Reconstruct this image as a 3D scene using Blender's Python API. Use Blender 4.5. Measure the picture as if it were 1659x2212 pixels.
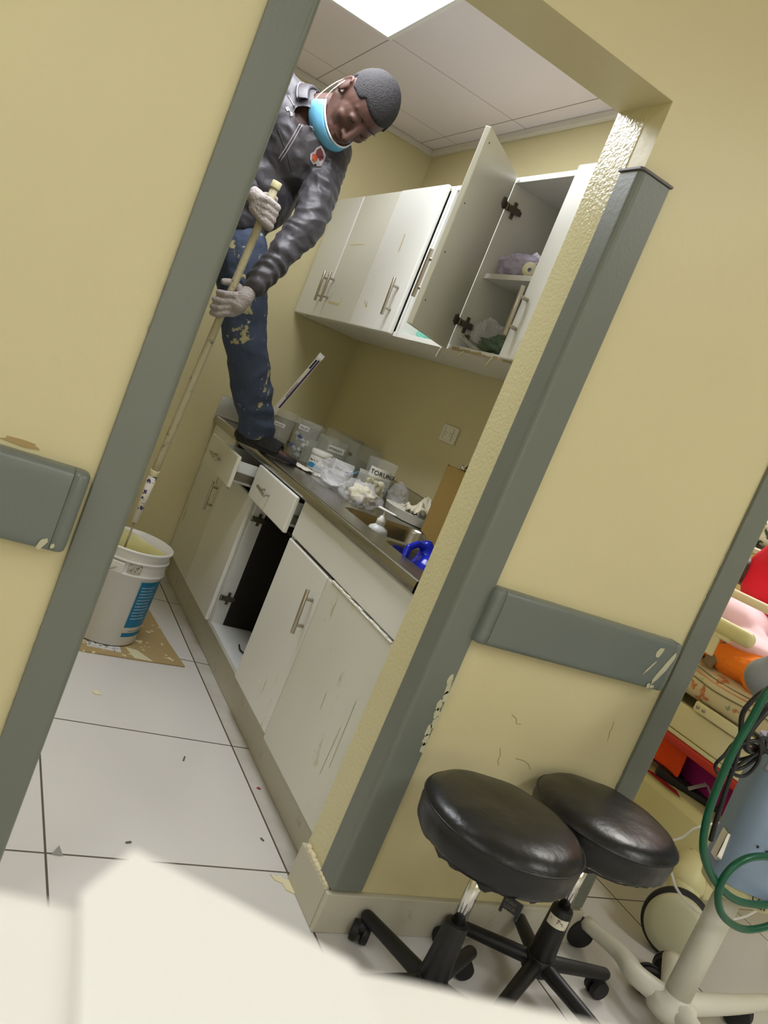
import bpy, bmesh, math, random
from mathutils import Vector, Matrix, noise
from math import sin, cos, pi, radians as R_
random.seed(7)
for o in list(bpy.data.objects): bpy.data.objects.remove(o)
COL = bpy.context.scene.collection
S = bpy.context.scene

# ---------------------------------------------------------------- camera
cd = bpy.data.cameras.new('camera'); cam = bpy.data.objects.new('camera', cd); COL.objects.link(cam)
cam.matrix_world = (Matrix.Translation((0, 0, 1.2)) @ Matrix.Rotation(R_(-28.4897), 4, 'Z')
                    @ Matrix.Rotation(R_(82.7828), 4, 'X') @ Matrix.Rotation(R_(22.5075), 4, 'Z'))
cd.sensor_fit = 'HORIZONTAL'; cd.sensor_width = 36; cd.lens = 36 * 1762.85 / 1659
cd.clip_start = 0.02
cd.dof.use_dof = True; cd.dof.focus_distance = 2.6; cd.dof.aperture_fstop = 11.5
S.camera = cam

# ---------------------------------------------------------------- world, exposure, lamps
w = bpy.data.worlds.new('world'); S.world = w; w.use_nodes = True
w.node_tree.nodes['Background'].inputs[0].default_value = (1, .95, .85, 1)
w.node_tree.nodes['Background'].inputs[1].default_value = 0.05
S.view_settings.view_transform = 'Standard'; S.view_settings.look = 'None'
S.view_settings.gamma = 1; S.view_settings.use_curve_mapping = False
S.view_settings.exposure = 0.0
def area(name, loc, rot, sx, sy, power, color):
    l = bpy.data.lights.new(name, 'AREA'); l.shape = 'RECTANGLE'; l.size = sx; l.size_y = sy
    l.energy = power; l.color = color
    o = bpy.data.objects.new(name, l); COL.objects.link(o); o.location = loc; o.rotation_euler = rot
    return o
area('utility_panel_lamp', (.635, 2.60, 2.385), (0, 0, 0), .52, .80, 14, (.93, .94, 1))
area('corridor_panel_lamp', (0.5, -1.7, 2.66), (0, 0, 0), .55, 1.1, 6, (1, .93, .82))
area('corridor_fill_lamp', (0.9, -2.7, 1.25), (R_(90), 0, 0), 2.4, 1.5, 15, (1, .96, .88))  # added soft fill standing in for daylight; no window is built
area('corridor_panel_lamp', (-1.2, .2, 2.66), (0, 0, 0), .55, 1.1, 4, (1, .93, .82))
area('corridor_panel_lamp', (2.6, -.4, 2.66), (0, 0, 0), .55, 1.1, 8, (1, .95, .88))
area('ward_panel_lamp', (3.3, 2.4, 2.66), (0, 0, 0), .55, 1.1, 40, (1, .96, .90))

# ---------------------------------------------------------------- materials
def lin(c):
    return tuple(((x/255)/12.92 if x/255 <= .04045 else ((x/255+.055)/1.055)**2.4) for x in c) + (1,)
MATS = {}
def mat(name, c, rough=.5, metal=0, bump=0, bscale=40, stain=None, sscale=6, samt=.5, ssharp=.08,
        trans=0, alpha=1, coat=0, aniso=None, emit=None, ior=1.45, var=0, sheen=0, stretch=None, stain2=None):
    if name in MATS: return MATS[name]
    m = bpy.data.materials.new(name); m.use_nodes = True; MATS[name] = m
    nt = m.node_tree; N = nt.nodes; L = nt.links; b = N['Principled BSDF']
    col = lin(c); b.inputs['Base Color'].default_value = col
    b.inputs['Roughness'].default_value = rough; b.inputs['Metallic'].default_value = metal
    b.inputs['IOR'].default_value = ior
    b.inputs['Transmission Weight'].default_value = trans; b.inputs['Alpha'].default_value = alpha
    b.inputs['Coat Weight'].default_value = coat; b.inputs['Sheen Weight'].default_value = sheen
    if emit: b.inputs['Emission Color'].default_value = lin(emit[0]); b.inputs['Emission Strength'].default_value = emit[1]
    g = N.new('ShaderNodeNewGeometry'); vec = g.outputs['Position']
    if stretch:
        mp = N.new('ShaderNodeMapping'); mp.inputs['Scale'].default_value = stretch
        L.new(vec, mp.inputs[0]); vec = mp.outputs[0]
    cur = None
    def rgb(v):
        r = N.new('ShaderNodeRGB'); r.outputs[0].default_value = v; return r.outputs[0]
    if var:
        n = N.new('ShaderNodeTexNoise'); n.inputs['Scale'].default_value = 3; n.inputs['Detail'].default_value = 4
        L.new(vec, n.inputs['Vector'])
        mx = N.new('ShaderNodeMix'); mx.data_type = 'RGBA'
        L.new(n.outputs[0], mx.inputs[0]); L.new(rgb(tuple(x*(1-var) for x in col[:3])+(1,)), mx.inputs[6])
        L.new(rgb(tuple(min(1, x*(1+var)) for x in col[:3])+(1,)), mx.inputs[7]); cur = mx.outputs[2]
    for st in [x for x in (stain and (stain, sscale, samt, ssharp), stain2) if x]:
        n = N.new('ShaderNodeTexNoise'); n.inputs['Scale'].default_value = st[1]; n.inputs['Detail'].default_value = 6
        n.inputs['Roughness'].default_value = .62
        L.new(vec, n.inputs['Vector'])
        r = N.new('ShaderNodeValToRGB'); r.color_ramp.elements[0].position = st[2]; r.color_ramp.elements[1].position = st[2]+st[3]
        L.new(n.outputs[0], r.inputs[0])
        mx = N.new('ShaderNodeMix'); mx.data_type = 'RGBA'; L.new(r.outputs[0], mx.inputs[0])
        if cur: L.new(cur, mx.inputs[6])
        else: mx.inputs[6].default_value = col
        mx.inputs[7].default_value = lin(st[0]); cur = mx.outputs[2]
    if cur: L.new(cur, b.inputs['Base Color'])
    if bump:
        n = N.new('ShaderNodeTexNoise'); n.inputs['Scale'].default_value = bscale; n.inputs['Detail'].default_value = 3
        L.new(vec, n.inputs['Vector'])
        bp = N.new('ShaderNodeBump'); bp.inputs['Strength'].default_value = bump; bp.inputs['Distance'].default_value = .01
        L.new(n.outputs[0], bp.inputs['Height']); L.new(bp.outputs[0], b.inputs['Normal'])
    return m
def gridmat(name, c, line, x0, px, y0, py, wd, rough, dirt_shade=None, dx=None):
    """tiles with joints at world positions x0+k*px, y0+k*py"""
    m = mat(name, c, rough=rough, bump=0); nt = m.node_tree; N = nt.nodes; L = nt.links; b = N['Principled BSDF']
    g = [n for n in N if n.type == 'NEW_GEOMETRY'][0]
    sp = N.new('ShaderNodeSeparateXYZ'); L.new(g.outputs['Position'], sp.inputs[0])
    def M(op, a, v=None):
        n = N.new('ShaderNodeMath'); n.operation = op
        for i, q in enumerate((a, v)):
            if q is None: continue
            if isinstance(q, (int, float)): n.inputs[i].default_value = q
            else: L.new(q, n.inputs[i])
        return n.outputs[0]
    ds = []
    for out, o, p in ((sp.outputs[0], x0, px), (sp.outputs[1], y0, py)):
        t = M('ADD', M('DIVIDE', M('SUBTRACT', out, o), p), 100.5)
        ds.append(M('MULTIPLY', M('ABSOLUTE', M('SUBTRACT', M('FRACT', t), .5)), p))
    d = M('MINIMUM', ds[0], ds[1]); mask = M('LESS_THAN', d, wd/2)
    n = N.new('ShaderNodeTexNoise'); n.inputs['Scale'].default_value = 2.2; n.inputs['Detail'].default_value = 3
    L.new(g.outputs['Position'], n.inputs['Vector'])
    m0 = N.new('ShaderNodeMix'); m0.data_type = 'RGBA'; L.new(n.outputs[0], m0.inputs[0])
    cc = lin(c); m0.inputs[6].default_value = tuple(x*.94 for x in cc[:3])+(1,); m0.inputs[7].default_value = cc
    cur = m0.outputs[2]
    if dirt_shade:   # grime and painted-in shadow along the cabinet plinth
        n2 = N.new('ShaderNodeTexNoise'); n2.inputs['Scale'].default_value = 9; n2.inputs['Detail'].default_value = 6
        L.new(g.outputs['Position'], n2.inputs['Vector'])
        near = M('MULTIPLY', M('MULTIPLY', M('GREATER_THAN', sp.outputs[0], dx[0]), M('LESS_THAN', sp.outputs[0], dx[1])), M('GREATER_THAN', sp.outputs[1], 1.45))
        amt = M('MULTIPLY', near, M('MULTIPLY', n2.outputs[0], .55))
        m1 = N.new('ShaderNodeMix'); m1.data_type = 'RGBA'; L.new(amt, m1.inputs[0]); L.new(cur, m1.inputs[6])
        m1.inputs[7].default_value = lin(dirt_shade); cur = m1.outputs[2]
    m2 = N.new('ShaderNodeMix'); m2.data_type = 'RGBA'; L.new(mask, m2.inputs[0]); L.new(cur, m2.inputs[6])
    m2.inputs[7].default_value = lin(line); L.new(m2.outputs[2], b.inputs['Base Color'])
    return m

WALL = mat('yellow_wall_paint', (212, 202, 158), .42, bump=.12, bscale=30, var=.03)
GLOSSWALL = mat('gloss_yellow_paint', (212, 204, 162), .17, bump=.22, bscale=110, var=.03)
GREY = mat('grey_vinyl', (114, 119, 110), .38, bump=.05, bscale=120, var=.03)
RAILM = mat('grey_rail_vinyl', (110, 117, 111), .3, bump=.04, bscale=150, stain=(150, 154, 138), sscale=7, samt=.70, ssharp=.02)
GREYCAP = mat('dark_grey_cap', (92, 86, 84), .4)
TILEBASE = mat('beige_skirting_tile', (190, 186, 168), .35, var=.1, stain=(120, 110, 80), sscale=12, samt=.6, ssharp=.25)
CHIP = mat('bare_plaster', (214, 204, 170), .8, bump=.3, bscale=90)
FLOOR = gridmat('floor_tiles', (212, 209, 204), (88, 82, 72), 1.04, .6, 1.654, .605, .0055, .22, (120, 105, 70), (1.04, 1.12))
CEIL = gridmat('ceiling_panels', (236, 228, 234), (140, 130, 124), .93, .575, 3.03, .575, .004, .6)
CORC = gridmat('corridor_ceiling_panels', (225, 220, 205), (150, 140, 130), 0, .6, 0, .6, .006, .7)
WHITE = mat('white_laminate', (226, 226, 220), .32, var=.02, stain=(200, 192, 160), sscale=2.2, samt=.66, ssharp=.03, stretch=(1, 3, .6))
WHITE_DIRTY = mat('worn_white_laminate', (214, 213, 200), .36, var=.04, stain=(176, 168, 132), sscale=3, samt=.64, ssharp=.05, stretch=(1, 2.5, .8))
INNER = mat('white_cabinet_inside', (214, 216, 214), .45)
BAYSHADE = mat('painted_bay_shade', (34, 30, 28), .8)  # near-black colour stands in for the shade deep in the open bay
RAW = mat('raw_chipboard_edge', (176, 160, 128), .8, bump=.4, bscale=200, var=.2)
STEEL = mat('brushed_steel', (176, 174, 166), .27, 1, bump=.03, bscale=25, stain=(120, 110, 80), sscale=9, samt=.62, ssharp=.2, stretch=(3, 1, 3))
CHROME = mat('chrome', (220, 218, 212), .12, 1)
NICKEL = mat('satin_nickel', (176, 168, 156), .3, 1)
HINGE = mat('hinge_metal', (120, 116, 104), .4, .9)
BLACKP = mat('black_plastic', (22, 22, 24), .45, bump=.05, bscale=200)
LEATHER = mat('black_vinyl_upholstery', (20, 20, 21), .33, bump=.10, bscale=55)
RUBBER = mat('black_rubber', (26, 26, 28), .6)
CREAM = mat('cream_enamel', (212, 206, 168), .4, var=.05, stain=(60, 50, 40), sscale=11, samt=.735, ssharp=.01)
CREAM2 = mat('cream_plastic', (206, 200, 150), .4, var=.05)
CLEAR = mat('clear_plastic', (238, 240, 234), .08, alpha=.11, ior=1.45)
CLEAR2 = mat('hazy_clear_plastic', (220, 222, 206), .15, alpha=.20)
FILM = mat('crinkled_film', (245, 245, 250), .08, alpha=.25, bump=1.0, bscale=55)
PAPER = mat('white_paper', (238, 238, 234), .7)
CARD = mat('brown_cardboard', (152, 124, 62), .8, bump=.1, bscale=60, var=.06)
CARDP = mat('splashed_cardboard', (164, 142, 98), .8, var=.08, stain=(222, 214, 172), sscale=22, samt=.6, ssharp=.03)
INK = mat('black_ink', (24, 24, 26), .6)
SKIN = mat('brown_skin', (74, 48, 39), .58, bump=.06, bscale=180, var=.06)
HAIRM = mat('black_hair', (30, 27, 28), .85, bump=1.0, bscale=260)
JACKET = mat('dark_grey_jacket', (47, 44, 48), .5, bump=.25, bscale=34, sheen=.08, var=.1)
JACKET2 = mat('jacket_piping', (128, 122, 126), .6)
JEANS = mat('paint_stained_denim', (58, 68, 88), .85, bump=.3, bscale=60, var=.28, stain=(160, 152, 112), sscale=9, samt=.615, ssharp=.02,
            stain2=((176, 176, 176), 24, .665, .01))
GLOVE = mat('dusty_work_glove', (142, 134, 130), .8, bump=.5, bscale=120, var=.14)
POLE = mat('paint_covered_pole', (170, 162, 132), .6, bump=.3, bscale=90, var=.15, stain=(112, 104, 88), sscale=30, samt=.58, ssharp=.08)
POLELOW = mat('white_pole_sleeve', (206, 200, 184), .6, stain=(48, 40, 90), sscale=24, samt=.56, ssharp=.02)
MASKB = mat('light_blue_mask', (90, 152, 184), .7, bump=.1)
MASKW = mat('white_mask_lining', (205, 208, 212), .7)
BUCKET = mat('white_bucket_plastic', (214, 212, 208), .32, var=.02)
PAINT = mat('pale_yellow_paint', (205, 198, 140), .35, bump=.3, bscale=18)
BLUEL = mat('blue_label', (14, 110, 150), .4)
BLUEJ = mat('blue_jug_plastic', (24, 44, 205), .22)
BLUEC = mat('blue_cap', (26, 40, 170), .3)
LBLUE = mat('blue_print', (60, 140, 190), .4)
REDM = mat('red_cloth', (226, 22, 52), .75, bump=.2, bscale=12)
PINKM = mat('pale_pink_sheet', (240, 205, 214), .8, bump=.15, bscale=10)
ORANGE = mat('orange_towel', (246, 130, 30), .9, bump=.4, bscale=70, var=.15)
ORANGE2 = mat('dark_orange_cloth', (224, 74, 16), .9)
MAGENTA = mat('magenta_cloth', (140, 10, 100), .85)
REDSTRIP = mat('red_bed_strip', (178, 40, 28), .4)
MATTR = mat('floral_mattress_vinyl', (196, 184, 150), .38, bump=.15, bscale=14, stain=(176, 108, 66), sscale=16, samt=.575, ssharp=.06,
            stain2=((120, 138, 104), 13, .605, .06))
BLUEGREY = mat('blue_grey_casing', (140, 160, 184), .35, var=.04)
GREYCASE = mat('grey_casing', (150, 154, 164), .4)
OFFWHITE = mat('offwhite_enamel', (206, 204, 190), .4, bump=.04, bscale=90)
GREENH = mat('green_hose', (8, 84, 58), .35)
TUBEM = mat('clear_tubing', (235, 235, 232), .15, alpha=.55)
PURPLE = mat('purple_print', (58, 30, 84), .5)
COTTON = mat('cream_cotton', (236, 230, 200), .95, bump=.5, bscale=90)
CYAN = mat('mint_plastic', (120, 215, 190), .25, alpha=.7)
GREENT = mat('olive_green_parts', (80, 100, 80), .4)
LIGHTM = mat('lit_diffuser', (255, 255, 255), .5, emit=((246, 250, 255), 9))
DESK = mat('white_desk_laminate', (236, 234, 230), .5)
TAPE = mat('cream_tape', (226, 220, 180), .5)
LINO = mat('plain_wall_cream', (224, 218, 190), .6)
LOGO1 = mat('maroon_thread', (84, 26, 30), .7)
LOGO2 = mat('orange_thread', (150, 62, 24), .7)
LOGO3 = mat('pale_thread', (140, 134, 136), .7)

# ---------------------------------------------------------------- mesh helpers
def V(*a): return Vector(a)
def box(bm, x0, x1, y0, y1, z0, z1, M=None):
    vs = [bm.verts.new((x, y, z)) for x in (x0, x1) for y in (y0, y1) for z in (z0, z1)]
    if M:
        for v in vs: v.co = M @ v.co
    for f in ((0, 1, 3, 2), (4, 6, 7, 5), (0, 4, 5, 1), (2, 3, 7, 6), (0, 2, 6, 4), (1, 5, 7, 3)):
        bm.faces.new([vs[i] for i in f])
    return vs
def frame(d):
    d = Vector(d).normalized(); a = Vector((0, 0, 1)) if abs(d.z) < .9 else Vector((1, 0, 0))
    x = d.cross(a).normalized(); y = d.cross(x).normalized(); return x, y, d
def ring(bm, c, x, y, rx, ry, n, ph=0):
    return [bm.verts.new(Vector(c) + x*(rx*cos(2*pi*i/n+ph)) + y*(ry*sin(2*pi*i/n+ph))) for i in range(n)]
def skinr(bm, a, b):
    n = len(a)
    for i in range(n): bm.faces.new((a[i], a[(i+1) % n], b[(i+1) % n], b[i]))
def cyl(bm, p0, p1, r0, r1=None, n=20, cap=True):
    r1 = r0 if r1 is None else r1; p0 = Vector(p0); p1 = Vector(p1); x, y, d = frame(p1-p0)
    a = ring(bm, p0, x, y, r0, r0, n); b = ring(bm, p1, x, y, r1, r1, n); skinr(bm, a, b)
    if cap: bm.faces.new(a[::-1]); bm.faces.new(b)
def lathe(bm, prof, c=(0, 0, 0), n=40, axis=(0, 0, 1), capends=True):
    x, y, d = frame(axis); prev = None; c = Vector(c)
    for k, (r, h) in enumerate(prof):
        q = ring(bm, c + d*h, x, y, max(r, 1e-4), max(r, 1e-4), n)
        if prev: skinr(bm, prev, q)
        elif capends: bm.faces.new(q[::-1])
        prev = q
    if capends: bm.faces.new(prev)
def smoothpts(pts, sub=6):
    pts = [Vector(p) for p in pts]; out = []
    P = [pts[0]*2-pts[1]] + pts + [pts[-1]*2-pts[-2]]
    for i in range(1, len(P)-2):
        a, b, c, d = P[i-1:i+3]
        for k in range(sub):
            t = k/sub
            out.append(.5*((2*b)+(c-a)*t+(2*a-5*b+4*c-d)*t*t+(3*b-a-3*c+d)*t**3))
    out.append(pts[-1]); return out
def tube(bm, pts, r, n=10, sub=6, closed=False, flat=1):
    P = smoothpts(pts, sub) if sub > 1 else [Vector(p) for p in pts]
    rr = r if callable(r) else (lambda t: r)
    x, y, d = frame(P[1]-P[0]); prev = None; first = None
    for i, p in enumerate(P):
        d = (P[min(i+1, len(P)-1)]-P[max(i-1, 0)])
        if d.length < 1e-9: continue
        d.normalize(); x = (x-d*x.dot(d)).normalized(); y = d.cross(x)
        q = ring(bm, p, x, y, rr(i/(len(P)-1)), rr(i/(len(P)-1))*flat, n)
        if prev: skinr(bm, prev, q)
        else: bm.faces.new(q[::-1])
        prev = q
    bm.faces.new(prev)
def ball(bm, c, r, M=None, n=18, m=12):
    c = Vector(c); r = (r, r, r) if isinstance(r, (int, float)) else r; rows = []
    T = (lambda v: c + (M @ Vector(v) if M else Vector(v)))
    top = bm.verts.new(T((0, 0, r[2]))); bot = bm.verts.new(T((0, 0, -r[2])))
    for j in range(1, m):
        th = pi*j/m
        rows.append([bm.verts.new(T((r[0]*sin(th)*cos(2*pi*i/n), r[1]*sin(th)*sin(2*pi*i/n), r[2]*cos(th)))) for i in range(n)])
    for a, b in zip(rows, rows[1:]):
        for i in range(n): bm.faces.new((a[i], b[i], b[(i+1) % n], a[(i+1) % n]))
    for i in range(n):
        bm.faces.new((top, rows[0][i], rows[0][(i+1) % n])); bm.faces.new((bot, rows[-1][(i+1) % n], rows[-1][i]))
def capsule(bm, p0, p1, r0, r1, n=16):
    p0 = Vector(p0); p1 = Vector(p1); x, y, d = frame(p1-p0); rows = []
    for k in range(1, 6):
        t = pi/2*k/5; rows.append((p0 - d*(r0*cos(t)), r0*sin(t)))
    for k in range(0, 5):
        t = pi/2*k/5; rows.append((p1 + d*(r1*sin(t)), r1*cos(t)))
    prev = None
    for c, r in rows:
        q = ring(bm, c, x, y, r, r, n)
        if prev: skinr(bm, prev, q)
        else: bm.faces.new(q[::-1])
        prev = q
    bm.faces.new(prev)
def link(name, me, m, parent=None, smooth=False):
    o = bpy.data.objects.new(name, me); COL.objects.link(o)
    if m: me.materials.append(m)
    if smooth:
        for p in me.polygons: p.use_smooth = True
    if parent:
        o.parent = parent; o.matrix_parent_inverse = parent.matrix_world.inverted() if False else Matrix.Identity(4)
        o.location = -ABS.get(parent.name, Vector())
    ABS[o.name] = Vector() if not parent else ABS_of(parent, o)
    return o
ABS = {}          # world offset already carried by a parent empty
def ABS_of(parent, o): return ABS.get(parent.name, Vector()) + o.location
def obj(name, bm, m, parent=None, smooth=False, bevel=0, seg=2, sub=0, ang=35):
    bmesh.ops.recalc_face_normals(bm, faces=bm.faces)
    me = bpy.data.meshes.new(name); bm.to_mesh(me); bm.free()
    o = link(name, me, m, parent, smooth)
    if bevel:
        b = o.modifiers.new('bevel', 'BEVEL'); b.width = bevel; b.segments = seg; b.limit_method = 'ANGLE'; b.angle_limit = R_(ang)
    if sub:
        s = o.modifiers.new('sub', 'SUBSURF'); s.levels = sub; s.render_levels = sub
    return o
def B(): return bmesh.new()
def tag(o, label=None, cat=None, group=None, kind=None):
    if label: o['label'] = label
    if cat: o['category'] = cat
    if group: o['group'] = group
    if kind: o['kind'] = kind
    return o
def thing(name, loc, label, cat, group=None):
    o = bpy.data.objects.new(name, None); COL.objects.link(o); o.empty_display_size = .05
    o.location = loc; ABS[o.name] = Vector(loc); return tag(o, label, cat, group)
def bx(name, x0, x1, y0, y1, z0, z1, m, parent=None, bevel=.0015, seg=2, M=None):
    b = B(); box(b, x0, x1, y0, y1, z0, z1, M); return obj(name, b, m, parent, bevel=bevel, seg=seg)
def struct(name, *a, **k):
    o = bx(name, *a, **k); o['kind'] = 'structure'; return o
def textmesh(name, txt, size, m, parent, fn, extrude=.0004, label=None):
    """lettering: fn maps the flat (x,y,z) of the text to the surface in the world"""
    c = bpy.data.curves.new(name, 'FONT'); c.body = txt; c.size = size; c.extrude = extrude; c.resolution_u = 3
    t = bpy.data.objects.new(name+'_t', c); COL.objects.link(t)
    bpy.context.view_layer.update()
    me = bpy.data.meshes.new_from_object(t.evaluated_get(bpy.context.evaluated_depsgraph_get()))
    bpy.data.objects.remove(t)
    for v in me.vertices: v.co = fn(v.co)
    return link(name, me, m, parent)
def onplane(origin, xd, yd):
    xd = Vector(xd).normalized(); yd = Vector(yd).normalized(); n = xd.cross(yd).normalized(); o = Vector(origin)
    return lambda p: o + xd*p.x + yd*p.y + n*(p.z+.0006)
def oncyl(c, r, z, a0, up=1):
    c = Vector(c)
    return lambda p: Vector((c.x + (r+.0006+p.z)*cos(a0+p.x/r), c.y + (r+.0006+p.z)*sin(a0+p.x/r), z+p.y*up))
def remesh(name, build, voxel, m, parent=None, it=4, disp=None):
    b = B(); build(b); bmesh.ops.recalc_face_normals(b, faces=b.faces)
    me = bpy.data.meshes.new(name+'_src'); b.to_mesh(me); b.free()
    t = bpy.data.objects.new(name+'_src', me); COL.objects.link(t)
    r = t.modifiers.new('r', 'REMESH'); r.mode = 'VOXEL'; r.voxel_size = voxel; r.use_smooth_shade = True
    s = t.modifiers.new('s', 'SMOOTH'); s.factor = .6; s.iterations = it
    bpy.context.view_layer.update()
    me2 = bpy.data.meshes.new_from_object(t.evaluated_get(bpy.context.evaluated_depsgraph_get()))
    bpy.data.objects.remove(t)
    if disp:
        ns = [v.normal.copy() for v in me2.vertices]
        for v, n_ in zip(me2.vertices, ns): v.co = v.co + n_*disp(v.co)
    me2.name = name
    return link(name, me2, m, parent, smooth=True)
def copytree(o, loc, rotz=0, label=None, name=None):
    r = o.copy(); COL.objects.link(r); r.location = loc; r.rotation_euler = (0, 0, rotz)
    if label: r['label'] = label
    for ch in [c for c in bpy.data.objects if c.parent == o]:
        c = ch.copy(); COL.objects.link(c); c.parent = r
        for g in [x for x in bpy.data.objects if x.parent == ch]:
            d = g.copy(); COL.objects.link(d); d.parent = c
    return r

# ================================================================= THE ROOM
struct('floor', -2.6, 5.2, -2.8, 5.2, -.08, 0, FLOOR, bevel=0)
YF, YB, XR, XJ, XL, ZT = 1.46, 3.87, 1.595, 1.048, .303, 1.985     # front wall, back wall, side wall, door jambs, head
# front wall with the doorway cut out of it, one solid with its side wall
def wall_front():
    b = B()
    box(b, -2.6, XL, YF, 1.63, 0, 2.7)
    box(b, XL, XJ, YF, 1.63, ZT, 2.7)
    box(b, XJ, 1.845, YF, 1.63, 0, 2.7)
    return tag(obj('wall_front', b, WALL), kind='structure')
wall_front()
# glossier repainted lining of the doorway: right jamb and the underside of the head
b = B(); box(b, XJ-.0015, XJ+.0, YF+.062, 1.63, .10, ZT); tag(obj('trim_4', b, GLOSSWALL), kind='structure')
struct('wall_right', XR, 1.845, 1.63, YB, 0, 2.7, WALL, bevel=0)
struct('wall_back', -1.2, 1.845, YB, YB+.15, 0, 2.7, WALL, bevel=0)
struct('wall_left', -1.2, -1.05, 1.63, YB, 0, 2.7, WALL, bevel=0)
struct('ceiling', -1.05, XR, 1.63, YB, 2.4, 2.45, CEIL, bevel=0)
struct('ceiling_corridor', -2.6, 5.2, -2.8, 1.46, 2.7, 2.76, CORC, bevel=0)
struct('ceiling_ward', 1.845, 5.2, 1.46, 5.2, 2.7, 2.76, CORC, bevel=0)
struct('wall_corridor_left', -2.75, -2.6, -2.8, 1.63, 0, 2.76, LINO, bevel=0)
struct('wall_corridor_rear', -2.75, 5.2, -2.95, -2.8, 0, 2.76, LINO, bevel=0)
struct('wall_ward_right', 5.2, 5.35, -2.8, 5.2, 0, 2.76, LINO, bevel=0)
struct('wall_ward_far', 1.845, 5.2, 5.05, 5.2, 0, 2.7, LINO, bevel=0)
struct('wall_ward_left', 1.72, 1.845, YB+.15, 5.2, 0, 2.7, LINO, bevel=0)
# wall angle under the panel ceiling
b = B(); box(b, XR-.022, XR, 1.63, YB, 2.372, 2.399); box(b, -1.05, XR-.022, YB-.022, YB, 2.372, 2.399)
tag(obj('trim_5', b, mat('white_ceiling_angle', (214, 210, 200), .5), bevel=.002), kind='structure')
# a thin painted wall joint bead in the corner of the utility room
# skirting
def skirt(name, x0, x1, y0, y1, z1=.105):
    return struct(name, x0, x1, y0, y1, 0, z1, TILEBASE, bevel=.003)
skirt('baseboard_front', XJ-.016, 1.86, YF-.016, YF, .105)
skirt('baseboard_jamb', XJ-.016, XJ-.0015, YF+.002, 1.634, .105)
skirt('baseboard_left', -2.6, XL, YF-.016, YF, .105)
skirt('baseboard_back', -1.05, 1.05, YB-.014, YB, .10)
skirt('baseboard_side', 1.845, 1.86, YF+.002, YB, .105)
# plaster lump on top of the jamb skirting
b = B()
for i in range(9):
    ball(b, (XJ-.008, 1.475+.0165*i, .107+.002*random.random()), (.008, .011, .006+.004*random.random()))
tag(obj('trim_6', b, CHIP, smooth=True), kind='structure')

# corner guards: an L section wrapped round the corner with a rounded nose and a cap
def guard(name, side, x, zb, zt, w1, w2, cap=False, t=.011):
    # side = +1 wall lies to the +x side of the corner, -1 to the -x side
    b = B(); s = side; r = .014; prof = []
    prof.append((x + s*w1, YF)); prof.append((x + s*w1, YF-t))
    for k in range(7):
        a = pi/2*k/6; prof.append((x - s*t + s*r - s*r*sin(a), YF - t + r - r*cos(a)))
    prof.append((x - s*t, YF+w2)); prof.append((x, YF+w2)); prof.append((x, YF))
    lo = [b.verts.new((p[0], p[1], zb)) for p in prof]; hi = [b.verts.new((p[0], p[1], zt)) for p in prof]
    skinr(b, lo, hi); b.faces.new(lo[::-1]); b.faces.new(hi)
    o = tag(obj(name, b, GREY, bevel=.0015, ang=40), kind='structure')
    if cap:
        b = B(); q = .004
        prof2 = [(x+s*(w1+q), YF), (x+s*(w1+q), YF-t-q), (x-s*(t+q)+s*.006, YF-t-q), (x-s*(t+q), YF-t-q+.006), (x-s*(t+q), YF+w2+q), (x, YF+w2+q), (x, YF)]
        lo = [b.verts.new((p[0], p[1], zt)) for p in prof2]; hi = [b.verts.new((p[0], p[1], zt+.006)) for p in prof2]
        skinr(b, lo, hi); b.faces.new(lo[::-1]); b.faces.new(hi)
        obj('end_cap', b, GREYCAP, o, bevel=.001)
    return o
guard('trim_1', -1, XL, .105, 1.835, .068, .06, True)
guard('trim_2', 1, XJ, .112, 1.835, .075, .058, True)
b = guard('trim_3', -1, 1.845, .112, 1.835, .074, .06, True)

# bumper rails with rounded ends
def rail(x0, x1, z0, z1, label, capleft, capright):
    h = (z1-z0)/2; zc = (z0+z1)/2; d = .034; n = 22
    root = thing('bumper_rail', ((x0+x1)/2, YF, zc), label, 'bumper rail', 'bumper rails on the yellow wall')
    def sec(b, x, sc, dd):
        q = []
        for k in range(n):
            a = pi*k/(n-1) - pi/2
            # super-ellipse half section standing out from the wall
            ca, sa = cos(a), sin(a); e = .28
            q.append(b.verts.new((x, YF - dd*(abs(ca)**e), zc + h*sc*math.copysign(abs(sa)**e, sa))))
        return q
    def body(b, xs):
        prev = None
        for x, sc, dd in xs:
            q = sec(b, x, sc, dd)
            if prev:
                for i in range(n-1): b.faces.new((prev[i], prev[i+1], q[i+1], q[i]))
            else: b.faces.new(q)
            prev = q
        b.faces.new(prev[::-1])
    a0 = x0 + (.028 if capleft else 0); a1 = x1 - (.028 if capright else 0)
    b = B(); body(b, [(a0, 1, d), (a1, 1, d)]); obj('cover', b, RAILM, root, smooth=True).modifiers.new('e', 'EDGE_SPLIT').split_angle = R_(60)
    def capm(xs): 
        b = B(); body(b, xs); obj('end_cap', b, RAILM, root, smooth=True)
    f = [(0, 1, d), (.012, 1, d), (.02, .985, d*.97), (.0255, .95, d*.82), (.028, .90, d*.5)]
    if capleft: capm([(a0-.001-p, s_, q) for p, s_, q in f])
    if capright: capm([(a1+.001+p, s_, q) for p, s_, q in f])
    return root
rail(1.118, 1.742, .777, .914, 'grey bumper rail on the yellow wall above the black stools, scuffed at one end', True, True)
rail(-2.2, .226, .743, .893, 'grey bumper rail left of the doorway, cut off by the left photo edge', True, True)
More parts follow.
